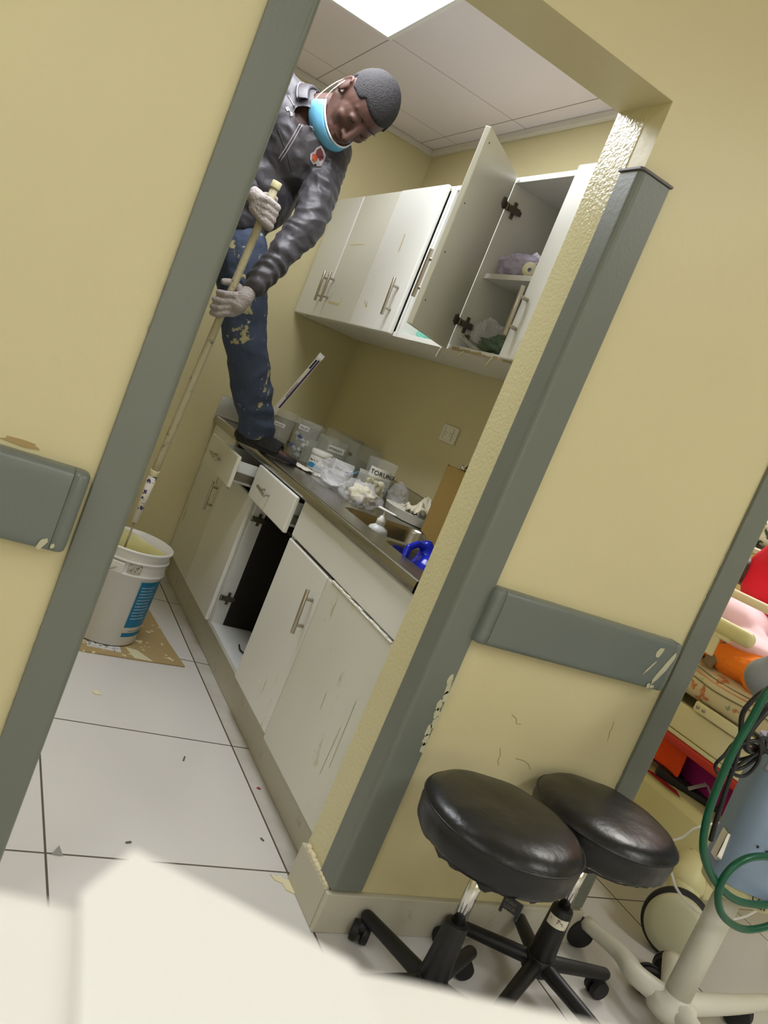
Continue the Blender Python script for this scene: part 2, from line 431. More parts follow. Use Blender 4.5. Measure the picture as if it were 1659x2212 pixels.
# paint scars on the right rail: chips of old paint
def chip(parent, pts, y, m, name='paint_chip'):
    b = B(); f = [b.verts.new((x, y, z)) for x, z in pts]; g = [b.verts.new((x, y-.0008, z)) for x, z in pts]
    b.faces.new(f); b.faces.new(g[::-1]); skinr(b, f, g); return obj(name, b, m, parent)

RR = [o for o in bpy.data.objects if o.name == 'bumper_rail'][0]; SC = mat('cream_scuff', (190, 188, 158), .7)
def jag(cx, cz, sx, sz, sk, seed, n=16):
    out = []
    for i in range(n):
        a = 2*pi*i/n; k = 1+.55*noise.noise(Vector((cos(a)*1.7, sin(a)*1.7, seed))); z = cz+sz*k*sin(a); out.append((cx+sx*k*cos(a)+sk*(z-cz), z))
    return out
for q in ((1.664, .878, .010, .014, .2, 1), (1.702, .838, .010, .046, .40, 5), (1.682, .787, .012, .007, .2, 9), (1.655, .835, .003, .020, .6, 12)): chip(RR, jag(*q), 1.4252, SC)
RL = [o for o in bpy.data.objects if o.name == 'bumper_rail.001'][0]
chip(RL, jag(.186, .757, .006, .010, .4, 3), 1.4252, SC); chip(RL, jag(.203, .756, .003, .005, .2, 4), 1.4262, SC)
G2 = [o for o in bpy.data.objects if o.name == 'trim_2'][0]
for k in range(9):
    z = .50+.022*k; chip(G2, jag(1.118-.004*(k % 3), z, .007, .014, 0, 20+k), 1.4486, SC)

WF = [o for o in bpy.data.objects if o.name == 'wall_front'][0]
CR = mat('plaster_crack', (150, 140, 100), .9)
for k, pts in enumerate(([(1.66, .66), (1.664, .64), (1.661, .63), (1.668, .615), (1.666, .605)], [(1.33, .62), (1.35, .612), (1.356, .600), (1.372, .60)], [(1.40, .51), (1.43, .508), (1.45, .500), (1.46, .488)], [(1.34, .53), (1.352, .510), (1.350, .495), (1.36, .485)])):
    for (x0, z0), (x1, z1) in zip(pts, pts[1:]):
        b = B(); d = Vector((x1-x0, 0, z1-z0)).normalized(); nn_ = Vector((-d.z, 0, d.x))*.0008
        b.faces.new([b.verts.new(p) for p in (Vector((x0, YF-.0006, z0))-nn_, Vector((x1, YF-.0006, z1))-nn_, Vector((x1, YF-.0006, z1))+nn_, Vector((x0, YF-.0006, z0))+nn_)]); obj('crack', b, CR, WF)
chip(WF, jag(.105, .905, .030, .006, -.2, 31), 1.4596, mat('patched_plaster', (176, 152, 104), .8), 'plaster_scar')
for k in range(12):
    z = .30+.035*k+.5*(k > 6); chip(WF, jag(1.7695-.0012*(k % 2), z, .0025, .017, 0, 40+k, 10), 1.4594, CHIP, 'plaster_scar'); chip(WF, jag(.2335, z+.1, .0018, .016, 0, 60+k, 10), 1.4594, CHIP, 'plaster_scar')

# ================================================================= CEILING LIGHTS
def ceiling_light(x0, x1, y0, y1, z, label):
    r = thing('ceiling_light', ((x0+x1)/2, (y0+y1)/2, z), label, 'ceiling light')
    b = B(); box(b, x0, x1, y0, y0+.018, z-.012, z); box(b, x0, x1, y1-.018, y1, z-.012, z)
    box(b, x0, x0+.018, y0+.018, y1-.018, z-.012, z); box(b, x1-.018, x1, y0+.018, y1-.018, z-.012, z)
    obj('frame', b, mat('white_light_frame', (236, 236, 236), .4), r)
    b = B(); box(b, x0+.018, x1-.018, y0+.018, y1-.018, z-.006, z-.001); obj('diffuser', b, LIGHTM, r)
ceiling_light(.355, .927, 2.05, 3.02, 2.3995, 'lit square ceiling light panel above the man, near the doorway head')
ceiling_light(.2, .8, -2.3, -1.1, 2.699, 'lit panel light on the corridor ceiling behind the camera, over the desk')
ceiling_light(-1.5, -.9, -.4, .8, 2.699, 'lit panel light on the corridor ceiling, left of the doorway')
ceiling_light(2.3, 2.9, -1.0, .2, 2.699, 'lit panel light on the corridor ceiling, right of the stools')
ceiling_light(3.0, 3.6, 1.8, 3.0, 2.699, 'lit panel light on the ward ceiling above the bed')

# ================================================================= BASE CABINETS
XF = 1.062      # face of the doors
XC = 1.080      # carcass front
def bar_handle(p0, p1, n, parent, r=.006, st=.028, name='handle'):
    """bar pull between p0 and p1, standing off along n"""
    p0 = Vector(p0); p1 = Vector(p1); n = Vector(n).normalized(); d = (p1-p0).normalized(); L_ = (p1-p0).length
    b = B(); cyl(b, p0+n*st, p1+n*st, r, n=14)
    for t in (.2, .8): q = p0+d*(L_*t); cyl(b, q+n*.0008, q+n*st, r*.8, n=12)
    return obj(name, b, NICKEL, parent, smooth=True, bevel=.0006)
def hinge(parent, loc, dx=1, name='hinge'):
    x, y, z = loc; b = B()
    box(b, x, x+.055, y-.006, y, z-.007, z+.007); box(b, x+.02, x+.032, y-.004, y, z-.026, z+.026)
    box(b, x+.005, x+.045, y-.012, y-.005, z-.010, z+.010); cyl(b, (x-.004, y-.008, z-.011), (x-.004, y-.008, z+.011), .006, n=10)
    cyl(b, (x+.026, y-.014, z), (x+.026, y-.004, z), .004, n=8)
    return obj(name, b, HINGE, parent, bevel=.0006)
def carcass(name, y0, y1, label, parent=None, floor_=True, back=True):
    r = thing(name, (1.33, (y0+y1)/2, 0), label, 'cabinet', 'base cabinets under the steel worktop')
    b = B(); t = .016
    box(b, XC, 1.59, y0, y0+t, .118, .797); box(b, XC, 1.59, y1-t, y1, .118, .797)
    box(b, XC+.001, 1.588, y0+t, y1-t, .118, .134); box(b, 1.575, 1.59, y0+t, y1-t, .134, .797)
    box(b, XC, XC+.07, y0+t, y1-t, .781, .797)
    obj('carcass', b, INNER, r, bevel=.0008)
    return r
def door(parent, y0, y1, z0, z1, m=WHITE, x=XF, name='door', M=None, bevel=.005):
    return bx(name, x, x+.018-.0005, y0, y1, z0, z1, m, parent, bevel=bevel, seg=3, M=M)
# sink unit: two doors below two false fronts (one long panel)
sink = carcass('sink_cabinet', 1.640, 2.508, 'worn white sink cabinet with two doors under the near end of the steel worktop')
bx('false_front', XF, XC-.0005, 1.636, 2.500, .664, .793, WHITE, sink, bevel=.005, seg=3)
d1 = door(sink, 2.122, 2.506, .128, .655, WHITE)
bar_handle((XF, 2.148, .452), (XF, 2.160, .592), (-1, 0, 0), d1, r=.0068)
d2 = door(sink, 1.636, 2.118, .116, .655, WHITE_DIRTY, x=XF-.001)
# bare broken strips on the top edges of the near door
b = B(); rng = random.Random(3)
for i in range(16):
    y = 1.66 + i*.0285; h = .003+.004*rng.random()
    if i in (15,): continue
    box(b, XF-.004, XF+.012, y, y+.027, .655, .655+h)
obj('broken_edge', b, mat('split_edge_white', (232, 230, 220), .6), d2, bevel=.001)
for (y, z0, z1, dx) in ((1.70, .28, .47, .004), (1.73, .24, .38, -.006), (1.86, .36, .41, .002), (2.02, .60, .612, .02), (1.93, .50, .507, .004), (2.20, .60, .61, .02), (1.79, .17, .175, .02)):
    b = B(); vs = [b.verts.new((XF-.0016, y+dx*k, z)) for k, z in ((0, z0), (1, z1))]; vs2 = [b.verts.new((XF-.0016, y+dx*k+.0016, z)) for k, z in ((0, z0), (1, z1))]
    b.faces.new((vs[0], vs[1], vs2[1], vs2[0])); obj('scratch', b, mat('olive_scratch', (150, 146, 92), .7), d2)
# middle unit: drawer above an open, doorless bay
mid = carcass('drawer_cabinet', 2.516, 2.985, 'white cabinet with an open dark bay, its door missing, below a pulled-out drawer')
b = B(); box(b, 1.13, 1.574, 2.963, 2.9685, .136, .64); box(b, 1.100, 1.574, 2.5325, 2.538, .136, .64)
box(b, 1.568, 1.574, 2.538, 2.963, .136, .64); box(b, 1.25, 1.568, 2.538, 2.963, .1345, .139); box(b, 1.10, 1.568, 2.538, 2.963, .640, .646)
obj('bay_shade_panels', b, BAYSHADE, mid)  # added thin panels, coloured dark to paint the bay's inner shade
def drawer(parent, y0, y1, z0, z1, x, m, depth=.40, hy=None, drop=0):
    ft = .017
    b = B(); t = .014
    dr = bx('drawer', x, x+ft, y0, y1, z0, z1, m, parent, bevel=.005, seg=3)
    box(b, x+ft, x+depth, y0+.028, y0+.028+t, z0+.022, z1-.022); box(b, x+ft, x+depth, y1-.028-t, y1-.028, z0+.022, z1-.022)
    box(b, x+ft, x+depth, y0+.028+t, y1-.028-t, z0+.022, z0+.028); box(b, x+depth-t, x+depth, y0+.028+t, y1-.028-t, z0+.028, z1-.022)
    obj('drawer_box', b, INNER, dr, bevel=.0006)
    for s, yy in ((0, y0+.016), (1, y1-.028)):
        b = B(); box(b, x+ft+.006, x+depth-.01, yy, yy+.011, z0+.034, z0+.066); box(b, x+ft+.02, x+.16, yy-.002, yy+.013, z0+.044, z0+.056)
        obj('runner', b, HINGE, dr, bevel=.0015)
    hy = hy or (y0+y1)/2
    bar_handle((x, hy+.045, (z0+z1)/2+.006), (x, hy-.060, (z0+z1)/2-.004), (-1, 0, 0), dr, r=.0055, st=.026)
    return dr
drawer(mid, 2.520, 2.985, .660, .792, 1.036, WHITE, hy=2.80)
hinge(mid, (XC+.004, 2.968, .245)); hinge(mid, (XC+.004, 2.968, .585))
# fallen door leftovers on the bay floor
# far unit: two doors, an open drawer and a closed one
far = carcass('drawer_cabinet', 2.993, 3.862, 'white two-door cabinet at the far end under the worktop, its right drawer pulled out')
drawer(far, 3.004, 3.455, .664, .793, .952, WHITE_DIRTY, hy=3.25)
dd = bx('drawer', XF, XC-.0005, 3.462, 3.858, .664, .793, WHITE, far, bevel=.004)
bar_handle((XF, 3.70, .732), (XF, 3.60, .725), (-1, 0, 0), dd, r=.0055)
d3 = door(far, 3.432, 3.858, .128, .655, WHITE_DIRTY)
bar_handle((XF, 3.452, .458), (XF, 3.462, .590), (-1, 0, 0), d3, r=.0058)
d4 = door(far, 2.997, 3.428, .128, .655, WHITE)
for (y, z, h, w_) in ((3.40, .60, .05, .012), (3.50, .56, .075, .018), (3.31, .60, .012, .04)):
    b = B(); vs = [b.verts.new(p) for p in ((XF-.0008, y, z), (XF-.0008, y+w_, z+h*.4), (XF-.0008, y+w_*.4, z+h))]; b.faces.new(vs); obj('paint_chip', b, RAW, d4)
# plinth
pl = bx('plinth', 1.098, 1.114, 1.640, 3.860, 0, .117, TILEBASE, None, bevel=.002)
tag(pl, 'grimy beige tiled plinth along the floor under the white base cabinets', 'plinth')

# hardware and wire lying in the open bay
b = B(); tube(b, [(1.15, 2.78, .139), (1.14, 2.72, .141), (1.17, 2.68, .139), (1.20, 2.70, .141), (1.18, 2.75, .139)], .003)
tube(b, [(1.13, 2.66, .139), (1.17, 2.64, .142), (1.22, 2.65, .139)], .004)
tag(obj('scrap_wire', b, RUBBER, smooth=True), 'dark scrap of wire lying on the floor of the open cabinet bay', 'wire')
b = B(); box(b, 1.16, 1.19, 2.60, 2.68, .1345, .1395); box(b, 1.150, 1.161, 2.63, 2.66, .1345, .150)
tag(obj('broken_bracket', b, HINGE, bevel=.002), 'small grey broken bracket on the floor of the open cabinet bay', 'bracket')

# ================================================================= STEEL WORKTOP WITH TWO BOWLS
ZC = .832; x0c, x1c, y0c, y1c = 1.046, 1.592, 1.640, 3.866
top = thing('worktop', (1.3, 2.7, .80), 'stained stainless steel worktop with two sink bowls, cluttered with jars and bags', 'worktop')
def rrect(x0, x1, y0, y1, r, n=6):
    P = []
    for cx, cy, a0 in ((x1-r, y1-r, 0), (x0+r, y1-r, pi/2), (x0+r, y0+r, pi), (x1-r, y0+r, 3*pi/2)):
        for k in range(n+1): a = a0+pi/2*k/n; P.append((cx+r*cos(a), cy+r*sin(a)))
    return P
bowls = [(1.160, 1.480, 2.118, 2.440, .05), (1.150, 1.480, 1.775, 2.075, .05)]
b = B()
loops = [[(x0c+.004, y0c+.004), (x1c, y0c+.004), (x1c, y1c), (x0c+.004, y1c)]] + [rrect(*q) for q in bowls]
edges = []
for lp in loops:
    vs = [b.verts.new((x, y, ZC-.006)) for x, y in lp]
    for i in range(len(vs)): edges.append(b.edges.new((vs[i], vs[(i+1) % len(vs)])))
bmesh.ops.triangle_fill(b, edges=edges, use_beauty=True)
obj('deck', b, STEEL, top)
b = B()   # raised rolled rim along the front, folded down apron
prof = [(1.075, ZC-.0055), (1.068, ZC-.001), (1.058, ZC), (1.050, ZC-.002), (1.0465, ZC-.007), (1.0455, ZC-.033), (1.049, ZC-.036), (1.056, ZC-.036), (1.056, ZC-.02)]
a_ = [b.verts.new((x, y0c, z)) for x, z in prof]; c_ = [b.verts.new((x, y1c, z)) for x, z in prof]
for i in range(len(prof)-1): b.faces.new((a_[i], a_[i+1], c_[i+1], c_[i]))
obj('front_rim', b, STEEL, top, smooth=True)
b = B(); prof = [(x1c-.03, ZC-.0055), (x1c-.012, ZC-.002), (x1c-.006, ZC+.008), (x1c-.004, ZC+.078), (x1c+.001, ZC+.082)]
a_ = [b.verts.new((x, y0c, z)) for x, z in prof]; c_ = [b.verts.new((x, y1c, z)) for x, z in prof]
for i in range(len(prof)-1): b.faces.new((a_[i], a_[i+1], c_[i+1], c_[i]))
obj('backsplash', b, STEEL, top, smooth=True)
b = B(); prof = [(y1c-.03, ZC-.0055), (y1c-.012, ZC-.002), (y1c-.006, ZC+.008), (y1c-.004, ZC+.095), (y1c+.001, ZC+.099)]
a_ = [b.verts.new((x0c, y, z)) for y, z in prof]; c_ = [b.verts.new((x1c, y, z)) for y, z in prof]
for i in range(len(prof)-1): b.faces.new((a_[i], a_[i+1], c_[i+1], c_[i]))
obj('backsplash', b, STEEL, top, smooth=True)
# near end: a rounded upstand against the door jamb wall
b = B(); pr = []
for k in range(9): a = pi/2*k/8; pr.append((1.052+.045*(1-sin(a))*0 + .09*(1-cos(a)), ZC-.03+.095*sin(a)))
q0 = [b.verts.new((x, 1.6395, z)) for x, z in pr] + [b.verts.new((1.59, 1.6395, ZC+.066)), b.verts.new((1.59, 1.6395, ZC-.03))]
q1 = [b.verts.new((v.co.x, 1.6465, v.co.z)) for v in q0]
b.faces.new(q0); b.faces.new(q1[::-1]); skinr(b, q0, q1)
obj('end_upstand', b, STEEL, top, bevel=.0015)
for q in bowls:
    b = B(); P0 = rrect(*q); x0, x1, y0, y1, r = q; prev = None
    for dz, ins in ((-.006, 0), (-.010, .003), (-.020, .006), (-.13, .012), (-.152, .022), (-.160, .045)):
        lp = rrect(x0+ins, x1-ins, y0+ins, y1-ins, max(r-ins*.3, .01))
        vs = [b.verts.new((x, y, ZC+dz)) for x, y in lp]
        if prev: skinr(b, prev, vs)
        prev = vs
    b.faces.new(prev); cx, cy = (x0+x1)/2, (y0+y1)/2
    bw = obj('bowl', b, STEEL, top, smooth=True)
    b = B(); lathe(b, [(.001, .002), (.03, .002), (.034, .0045), (.038, .001)], (cx, cy, ZC-.160), capends=False)
    obj('drain', b, CHROME, bw, smooth=True)
# faucet
f = thing('faucet', (1.545, 2.18, ZC-.005), 'chrome gooseneck faucet behind the sink, half hidden by the cardboard box', 'faucet')
b = B(); lathe(b, [(.026, 0), (.026, .012), (.018, .02), (.014, .06)], (1.545, 2.18, ZC-.0045)); obj('base', b, CHROME, f, smooth=True)
b = B(); tube(b, [(1.545, 2.18, ZC+.05), (1.548, 2.18, 1.02), (1.55, 2.20, 1.11), (1.552, 2.27, 1.155), (1.552, 2.34, 1.152), (1.548, 2.395, 1.12), (1.540, 2.415, 1.085)], .0105, n=16)
obj('spout', b, CHROME, f, smooth=True)
b = B(); cyl(b, (1.541, 2.413, 1.092), (1.538, 2.419, 1.076), .0145, n=18); obj('aerator', b, CHROME, f, smooth=True)
b = B(); cyl(b, (1.545, 2.18, ZC+.05), (1.50, 2.15, ZC+.075), .006); obj('lever', b, CHROME, f, smooth=True)

# ================================================================= WALL CABINETS
XU, XUC = 1.222, 1.240; ZU0, ZU1 = 1.424, 1.982
def wallcab(y0, y1, label, parts):
    r = thing('wall_cabinet', (1.41, (y0+y1)/2, ZU0), label, 'cabinet', 'white wall cabinets above the worktop'); t = .017
    b = B(); ys = [y0]+parts+[y1]
    box(b, XUC, 1.592, y0, y0+t, ZU0, ZU1); box(b, XUC, 1.592, y1-t, y1, ZU0, ZU1)
    box(b, XUC, 1.592, y0+t, y1-t, ZU0, ZU0+t); box(b, XUC, 1.592, y0+t, y1-t, ZU1-t, ZU1)
    for p in parts: box(b, XUC, 1.578, p-t/2, p+t/2, ZU0+t, ZU1-t)
    box(b, 1.578, 1.592, y0+t, y1-t, ZU0+t, ZU1-t)
    obj('carcass', b, WHITE, r, bevel=.0008); return r
wl = wallcab(2.712, 3.862, 'white wall cabinet with three closed doors and bar handles, far left in the corner', [3.12])
da = door(wl, 3.520, 3.858, ZU0+.002, ZU1, WHITE, x=XU)
bar_handle((XU, 3.553, 1.49), (XU, 3.560, 1.625), (-1, 0, 0), da, r=.0058)
db = door(wl, 3.128, 3.514, ZU0+.002, ZU1, WHITE_DIRTY, x=XU+.001)
bar_handle((XU, 3.478, 1.49), (XU, 3.486, 1.625), (-1, 0, 0), db, r=.0058)
dc = door(wl, 2.733, 3.122, ZU0+.002, ZU1, WHITE, x=XU-.002)
bar_handle((XU-.002, 2.790, 1.482), (XU-.002, 2.800, 1.622), (-1, 0, 0), dc, r=.0062)
# glue ghosts of old notices on the doors
GLUE = mat('yellowed_glue', (206, 192, 146), .7)
def strip(parent, x, segs, wd=.007):
    for (ya, za, yb, zb) in segs:
        b = B()
        d = Vector((0, yb-ya, zb-za)).normalized(); nrm = Vector((0, -d.z, d.y))*wd/2
        A_ = Vector((x, ya, za)); C_ = Vector((x, yb, zb))
        b.faces.new([b.verts.new(p) for p in (A_-nrm, C_-nrm, C_+nrm, A_+nrm)]); obj('glue_mark', b, GLUE, parent)
strip(db, XU+.0004, [(3.455, 1.50, 3.32, 1.497)], .010); strip(db, XU+.0004, [(3.455, 1.505, 3.45, 1.54), (3.32, 1.50, 3.318, 1.53), (3.455, 1.76, 3.30, 1.762)], .004)
strip(dc, XU-.0026, [(3.06, 1.53, 3.02, 1.505), (3.03, 1.53, 3.02, 1.505)], .006); strip(dc, XU-.0026, [(2.93, 1.80, 2.925, 1.73)], .010)
wr = wallcab(1.655, 2.706, 'white wall cabinet with its middle door swung open, shelves of supplies inside, beside the doorway', [2.322])
# middle door, swung open about its hinge edge at the divider
Mh = Matrix.Translation((XU, 2.318, 0)) @ Matrix.Rotation(R_(-49), 4, 'Z')
dm = bx('door', 0, .018, -.325, 0, ZU0-.002, ZU1+.002, mat('white_door_inner_face', (212, 211, 200), .35, var=.02), wr, bevel=.0025, seg=2, M=Mh)
nrm = (Mh.to_3x3() @ Vector((-1, 0, 0)))
bar_handle(Mh @ Vector((0, -.285, 1.50)), Mh @ Vector((0, -.285, 1.64)), nrm, dm, r=.0062)
for z in (1.515, 1.89):
    b = B(); c = Mh @ Vector((.0185, -.022, z)); cyl(b, c, c - nrm*.002, .0175, n=20)
    box(b, .019, .021, -.046, -.004, z-.012, z+.012, Mh); obj('hinge_cup', b, HINGE, dm, bevel=.0005)
for z in (1.50, 1.64, 1.78, 1.95):
    b = B(); c = Mh @ Vector((.0183, -.30, z)); cyl(b, c, c-nrm*.0004, .0028, n=10); obj('screw_hole', b, INK, dm)
for z in (1.515, 1.89): hinge(wr, (XUC+.004, 2.3135, z))
de = door(wr, 1.660, 1.985, ZU0+.006, ZU1+.004, WHITE, x=XU)
bar_handle((XU, 1.950, 1.488), (XU, 1.956, 1.628), (-1, 0, 0), de, r=.0068, st=.03)
bx('shelf', 1.262, 1.577, 1.674, 2.3125, 1.668, 1.684, WHITE, wr, bevel=.001)
b = B()   # delaminated lower edge, frayed strips hanging from it
for i in range(26):
    y = 1.70+.0225*i; box(b, XUC-.0012, XUC, y, y+.021, ZU0+.0005, ZU0+.006+.008*random.random())
obj('chipped_edge', b, RAW, wr)
for y, l in ((2.335, .035), (2.29, .02), (2.03, .022), (2.20, .012)):
    b = B(); tube(b, [(XUC-.003, y, ZU0+.004), (XUC-.006, y+.006, ZU0-.006), (XUC-.004, y+.018, ZU0-l)], .0035, n=8); obj('hanging_drip', b, mat('dried_paint_drip', (205, 200, 172), .5), wr, smooth=True)
b = B(); tube(b, [(XUC-.003, 3.70, ZU0+.002), (XUC-.004, 3.69, ZU0-.012)], lambda t: .005*(1-t*.8), n=8)
obj('hanging_drip', b, mat('dried_paint_drip', (205, 200, 172), .5), wl, smooth=True)
# wall socket
so = thing('wall_socket', (XR, 2.685, 1.175), 'white double wall socket on the yellow wall above the worktop', 'socket')
bx('cover_plate', XR-.009, XR-.0005, 2.628, 2.742, 1.142, 1.208, mat('socket_white', (232, 228, 210), .35), so, bevel=.003)
bx('insert', XR-.0105, XR-.009, 2.652, 2.718, 1.150, 1.200, mat('socket_white', (232, 228, 210), .35), so, bevel=.0008)
for y in (2.652, 2.7165):
    b = B(); box(b, XR-.0108, XR-.0104, y, y+.0015, 1.150, 1.200); obj('seam', b, INK, so)
for y in (2.668, 2.702):
    b = B()
    for dy, dz in ((-.005, .004), (.005, .004), (0, -.006)): cyl(b, (XR-.0112, y+dy, 1.175+dz), (XR-.0105, y+dy, 1.175+dz), .0016, n=8)
    obj('socket_hole', b, INK, so)

# ================================================================= THINGS ON THE WORKTOP
ZT0 = ZC-.0055      # deck level
def jar(loc, r0, r1, h, label, m=CLEAR, group='clear plastic jars on the worktop', wall=.002):
    r = thing('plastic_jar', loc, label, 'jar', group); b = B()
    lathe(b, [(.001, .0005), (r0-.003, .0005), (r0, .004), (r1, h-.004), (r1+.003, h-.003), (r1+.003, h), (r1-wall, h), (r0-wall, .004), (.001, .003)], loc, n=48, capends=False)
    obj('body', b, m, r, smooth=True); return r
def bin_(x0, x1, y0, y1, h, label, rot=0):
    c = Vector(((x0+x1)/2, (y0+y1)/2, ZT0+.0005)); r = thing('acrylic_bin', c, label, 'bin', 'clear acrylic bins along the wall'); b = B(); t = .0025
    M = Matrix.Translation(c) @ Matrix.Rotation(rot, 4, 'Z'); X, Y = (x1-x0)/2, (y1-y0)/2
    box(b, -X, X, -Y, Y, 0, t, M)
    for q in ((-X, -X+t, -Y, Y), (X-t, X, -Y, Y), (-X+t, X-t, -Y, -Y+t), (-X+t, X-t, Y-t, Y)): box(b, q[0], q[1], q[2], q[3], t, h, M)
    obj('walls', b, CLEAR2, r, bevel=.0008)
    b = B()
    for q in ((-X-.001, -X+.003, -Y-.001, Y+.001), (X-.003, X+.001, -Y-.001, Y+.001), (-X+.003, X-.003, -Y-.001, -Y+.003), (-X+.003, X-.003, Y-.003, Y+.001)): box(b, q[0], q[1], q[2], q[3], h, h+.003, M)
    obj('rim', b, CLEAR, r); return r, M, X, Y
# tall jar behind the shoe, holding blue-capped vials
j = jar((1.300, 3.330, ZT0+.0005), .048, .060, .165, 'tall clear plastic jar of blue-capped vials behind the black shoe')
b = B()
LBL = mat('paper_label', (226, 226, 220), .6)
def labelcyl(c, r, z0, z1, a0, a1, m, parent, name='paper_label', n=14):
    b = B(); P = []
    for k in range(n+1):
        a = a0+(a1-a0)*k/n; P.append((b.verts.new((c[0]+r*cos(a), c[1]+r*sin(a), z0)), b.verts.new((c[0]+r*cos(a), c[1]+r*sin(a), z1))))
    for p, q in zip(P, P[1:]): b.faces.new((p[0], q[0], q[1], p[1]))
    return obj(name, b, m, parent, smooth=True)
labelcyl((1.300, 3.330), .0595, ZT0+.125, ZT0+.145, R_(-150), R_(-105), LBL, j)
textmesh('lettering', 'VIALES', .013, INK, j, oncyl((1.300, 3.330, 0), .0600, ZT0+.130, R_(-145)))
rng = random.Random(5)
for k in range(9):
    a = 2*pi*k/9*1.7; rr = .027*(k % 3)/2+.004
    x, y = 1.300+rr*cos(a), 3.330+rr*sin(a); z = ZT0+.016+.02*(k//2)
    d = Vector((rng.uniform(-1, 1), rng.uniform(-1, 1), rng.uniform(-.2, .6))).normalized()*.02
    v = thing('vial', (x, y, z), 'small blue-capped vial lying in the tall clear jar behind the shoe' if k % 3 != 1 else 'small white-capped vial lying among the blue-capped ones in the tall jar', 'vial', 'blue-capped vials in the clear jar' if k % 3 != 1 else 'white-capped vials in the clear jar')
    c = Vector((x, y, z)); b = B(); cyl(b, c-d*.9, c+d*.5, .0085, n=14); obj('glass', b, mat('vial_glass', (205, 215, 214), .15, alpha=.8), v, smooth=True, bevel=.002)
    b = B(); cyl(b, c+d*.5, c+d*.85, .0088, n=14); obj('cap', b, BLUEC if k % 3 != 1 else PAPER, v, smooth=True)
j = jar((1.225, 3.440, ZT0+.0005), .046, .055, .165, 'clear labelled plastic jar beside the trouser cuff, farthest toward the back wall')
labelcyl((1.225, 3.440), .0535, ZT0+.095, ZT0+.112, R_(-150), R_(-95), LBL, j)
textmesh('lettering', 'AGUJAS', .012, INK, j, oncyl((1.225, 3.440, 0), .054, ZT0+.099, R_(-145)))
j = jar((1.392, 3.505, ZT0+.0005), .05, .06, .15, 'wide empty clear jar between the vial jar and the wall')
# narrow holder
r, M, X, Y = bin_(1.288, 1.326, 3.222, 3.260, .10, 'narrow clear holder with a white label in front of the square bins')
b = B(); box(b, -X-.0012, -X-.0006, -Y+.004, Y-.004, .07, .092, M); obj('paper_label', b, LBL, r)
r, M, X, Y = bin_(1.364, 1.462, 3.212, 3.330, .135, 'clear square bin with a black-lettered paper label behind the white medicine tub')
b = B(); box(b, -X+.008, X-.012, -Y-.0014, -Y-.0006, .085, .112, M); obj('paper_label', b, LBL, r)
textmesh('lettering', 'KETOROLACO', .0145, INK, r, lambda p, M=M, X=X, Y=Y: M @ Vector((-X+.012+p.x*.66, -Y-.0018-p.z, .093+p.y)))
r, M, X, Y = bin_(1.465, 1.585, 3.340, 3.52, .160, 'clear deep bin against the wall, left one of the two behind the cartons')
b = B(); box(b, -X-.0014, -X-.0006, -.03, .02, .10, .125, M); obj('paper_label', b, mat('faded_label', (196, 192, 168), .6), r)
r, M, X, Y = bin_(1.465, 1.585, 3.130, 3.330, .160, 'clear deep bin against the wall, nearest the jar lettered TORUND')
b = B(); box(b, -X-.0014, -X-.0006, -.07, -.03, .10, .113, M); obj('paper_label', b, mat('brown_smudge', (110, 96, 64), .6), r)
# long syringe packet leaning in the far jar
pk = thing('catheter_packet', (1.20, 3.46, .9), 'long narrow white packet with a purple printed strip, leaning upright from a clear jar', 'packet')
P0, P1 = Vector((1.150, 3.462, .90)), Vector((1.285, 3.452, 1.281)); d = (P1-P0).normalized(); wdir = Vector((.93, -.2, -.32)); wdir = (wdir-d*wdir.dot(d)).normalized(); nn = d.cross(wdir).normalized()
def slab(b, a, l0, l1, w0, w1, t0, t1):
    vs = [b.verts.new(P0+d*l+wdir*w_+nn*t) for l in (l0, l1) for w_ in (w0, w1) for t in (t0, t1)]
    for f_ in ((0, 1, 3, 2), (4, 6, 7, 5), (0, 4, 5, 1), (2, 3, 7, 6), (0, 2, 6, 4), (1, 5, 7, 3)): b.faces.new([vs[i] for i in f_])
LL = (P1-P0).length
b = B(); slab(b, 0, 0, LL, -.0125, .0125, -.0015, .0015); obj('sleeve', b, mat('packet_paper', (214, 210, 190), .5), pk)
b = B(); slab(b, 0, LL-.022, LL, -.0135, .0135, -.0022, .0022); obj('sealed_end', b, PAPER, pk)
b = B(); slab(b, 0, .10, LL-.03, .002, .010, .0016, .0020); slab(b, 0, .10, LL-.03, .002, .010, -.0020, -.0016); obj('printed_strip', b, PURPLE, pk)
b = B(); slab(b, 0, LL-.085, LL-.035, -.0085, .000, .0016, .0020); slab(b, 0, LL-.085, LL-.035, -.0085, .000, -.0020, -.0016); obj('printed_mark', b, INK, pk)
for sg in (1, -1):
    textmesh('lettering', 'CATETER ESTERIL', .011, PURPLE, pk, lambda p, sg=sg: P0 + d*(.10+p.x if sg > 0 else .24-p.x) + wdir*(-.009+p.y*sg + (0 if sg > 0 else .01)) + nn*sg*(.0020+p.z))
